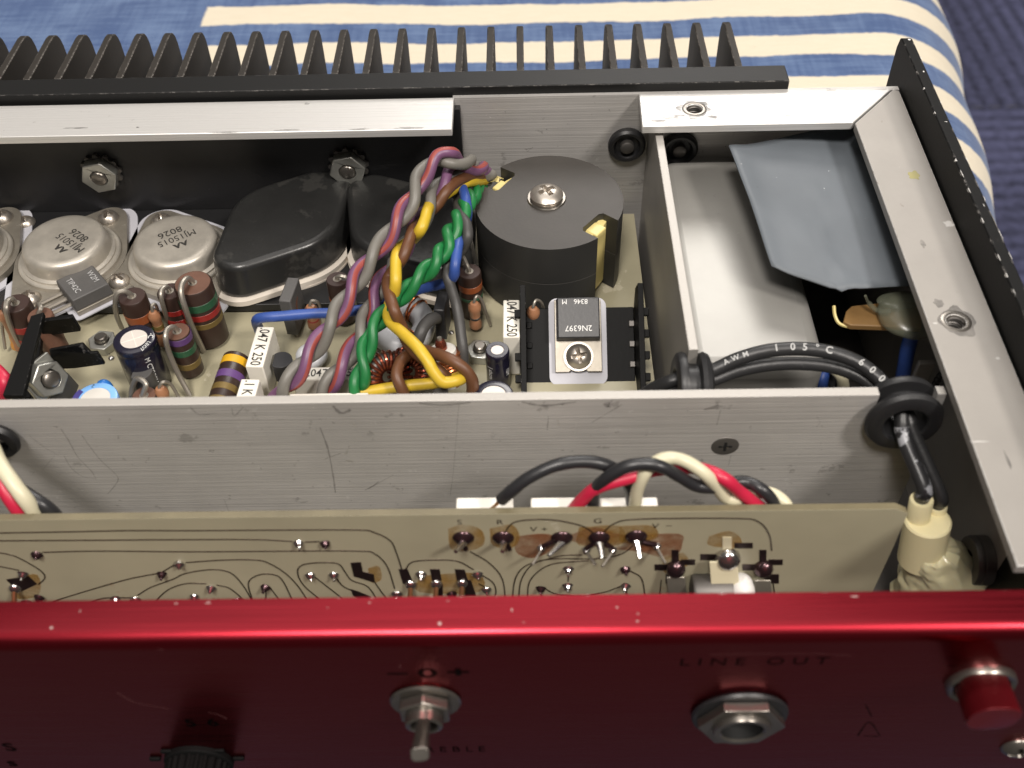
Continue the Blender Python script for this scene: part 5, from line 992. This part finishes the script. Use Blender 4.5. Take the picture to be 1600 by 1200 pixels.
# three lugs and straps at the right
for cx, cy, sz in ((1055, 884, 1.0), (1136, 868, 1.3), (1192, 884, 1.0)):
    for dx, dy, w_, h_ in ((0, -14 * sz, 11, 22), (-22 * sz, 2, 20, 9), (20 * sz, -6 if sz < 1.2 else -16, 22, 8), (-4 if cx < 1100 else 14, 20, 22, 14)):
        if sz > 1.2 and dy == 20: continue
        padq([(cx + dx - w_ / 2 * sz, cy + dy - h_ / 2), (cx + dx + w_ / 2 * sz, cy + dy - h_ / 2), (cx + dx + w_ / 2 * sz, cy + dy + h_ / 2), (cx + dx - w_ / 2 * sz, cy + dy + h_ / 2)], 'strap_c' if (sz > 1.2 and dx == 0) else 'pad')
    c = f(cx, cy); MB().sphere(c + (0, -.6, 0), 1.75 * sz, 1, .9, 1.15, 20, 10, jit=.03).build('solder_joint', 'solder_d' if sz < 1.2 else 'solder', fb_)
for x0, x1, y0, y1, dpt, m in ((1041, 1070, 900, 960, 2.0, 'tinplate'), (1108, 1152, 876, 960, 3.2, 'strap_c'), (1178, 1204, 905, 960, 2.0, 'tinplate')):
    a, b, c, d = (at(x0, y0, y=YQ - 1.2), at(x1, y0, y=YQ - 1.2), at(x1 + 6, y1, y=YQ - dpt - 1.4), at(x0 + 6, y1, y=YQ - dpt - 1.4)); quad([a, b, c, d], .35, 'strap', m, fb_)
c = at(1096, 915, y=YQ - 2.6); d_ = at(1168, 915, y=YQ - 2.6)
g = MB(); g.lathe([(0, 0), (3.0, 0), (3.3, .5), (3.3, 7.0), (0, 7.0)], (c[0] - 1.5, c[1], c[2] - 2.2), (1, 0, 0), 24); g.build('dark_barrel', 'steel_dark', fb_)
g = MB(); g.sphere((d_[0] - 1.0, d_[1], d_[2] - 1.6), 3.3, .75, 1, 1, 20, 10, jit=.03); g.build('white_end', 'white_rag', fb_)
for s, px, py in (('S', 718, 816), ('R', 781, 816), ('V +', 842, 827), ('G', 934, 814), ('V', 1024, 822), ('−', 1045, 822)): text(s, f(px, py), (1, 0, 0), (0, 0, 1), 2.1, 'trace' if s != '−' else 'solder', fb_, lift=.05)
# white terminal blocks standing behind the front board
for (xa, xb, lab) in ((713, 802, 'white terminal block under the frayed end of dark wire'), (829, 920, 'white terminal block under the crimson red wire'), (937, 1027, 'white terminal block under the cream wire')):
    a = at(xa, 777, z=-13.6); b = at(xb, 777, z=-13.6); t = thing('terminal_block', lab, 'terminal', ((a[0] + b[0]) / 2, 103, -22), 'white terminal blocks behind the front board'); bk = a[1]
    MB().box(a[0], b[0], YQ + 1.4, bk, -20.5, -13.6).build('block', 'white_p', t, .3)
    MB().box((a[0] + b[0]) / 2 - 1, (a[0] + b[0]) / 2 + 1, YQ + 1.31, YQ + 1.39, -19, -15).build('pin', 'lead', t)
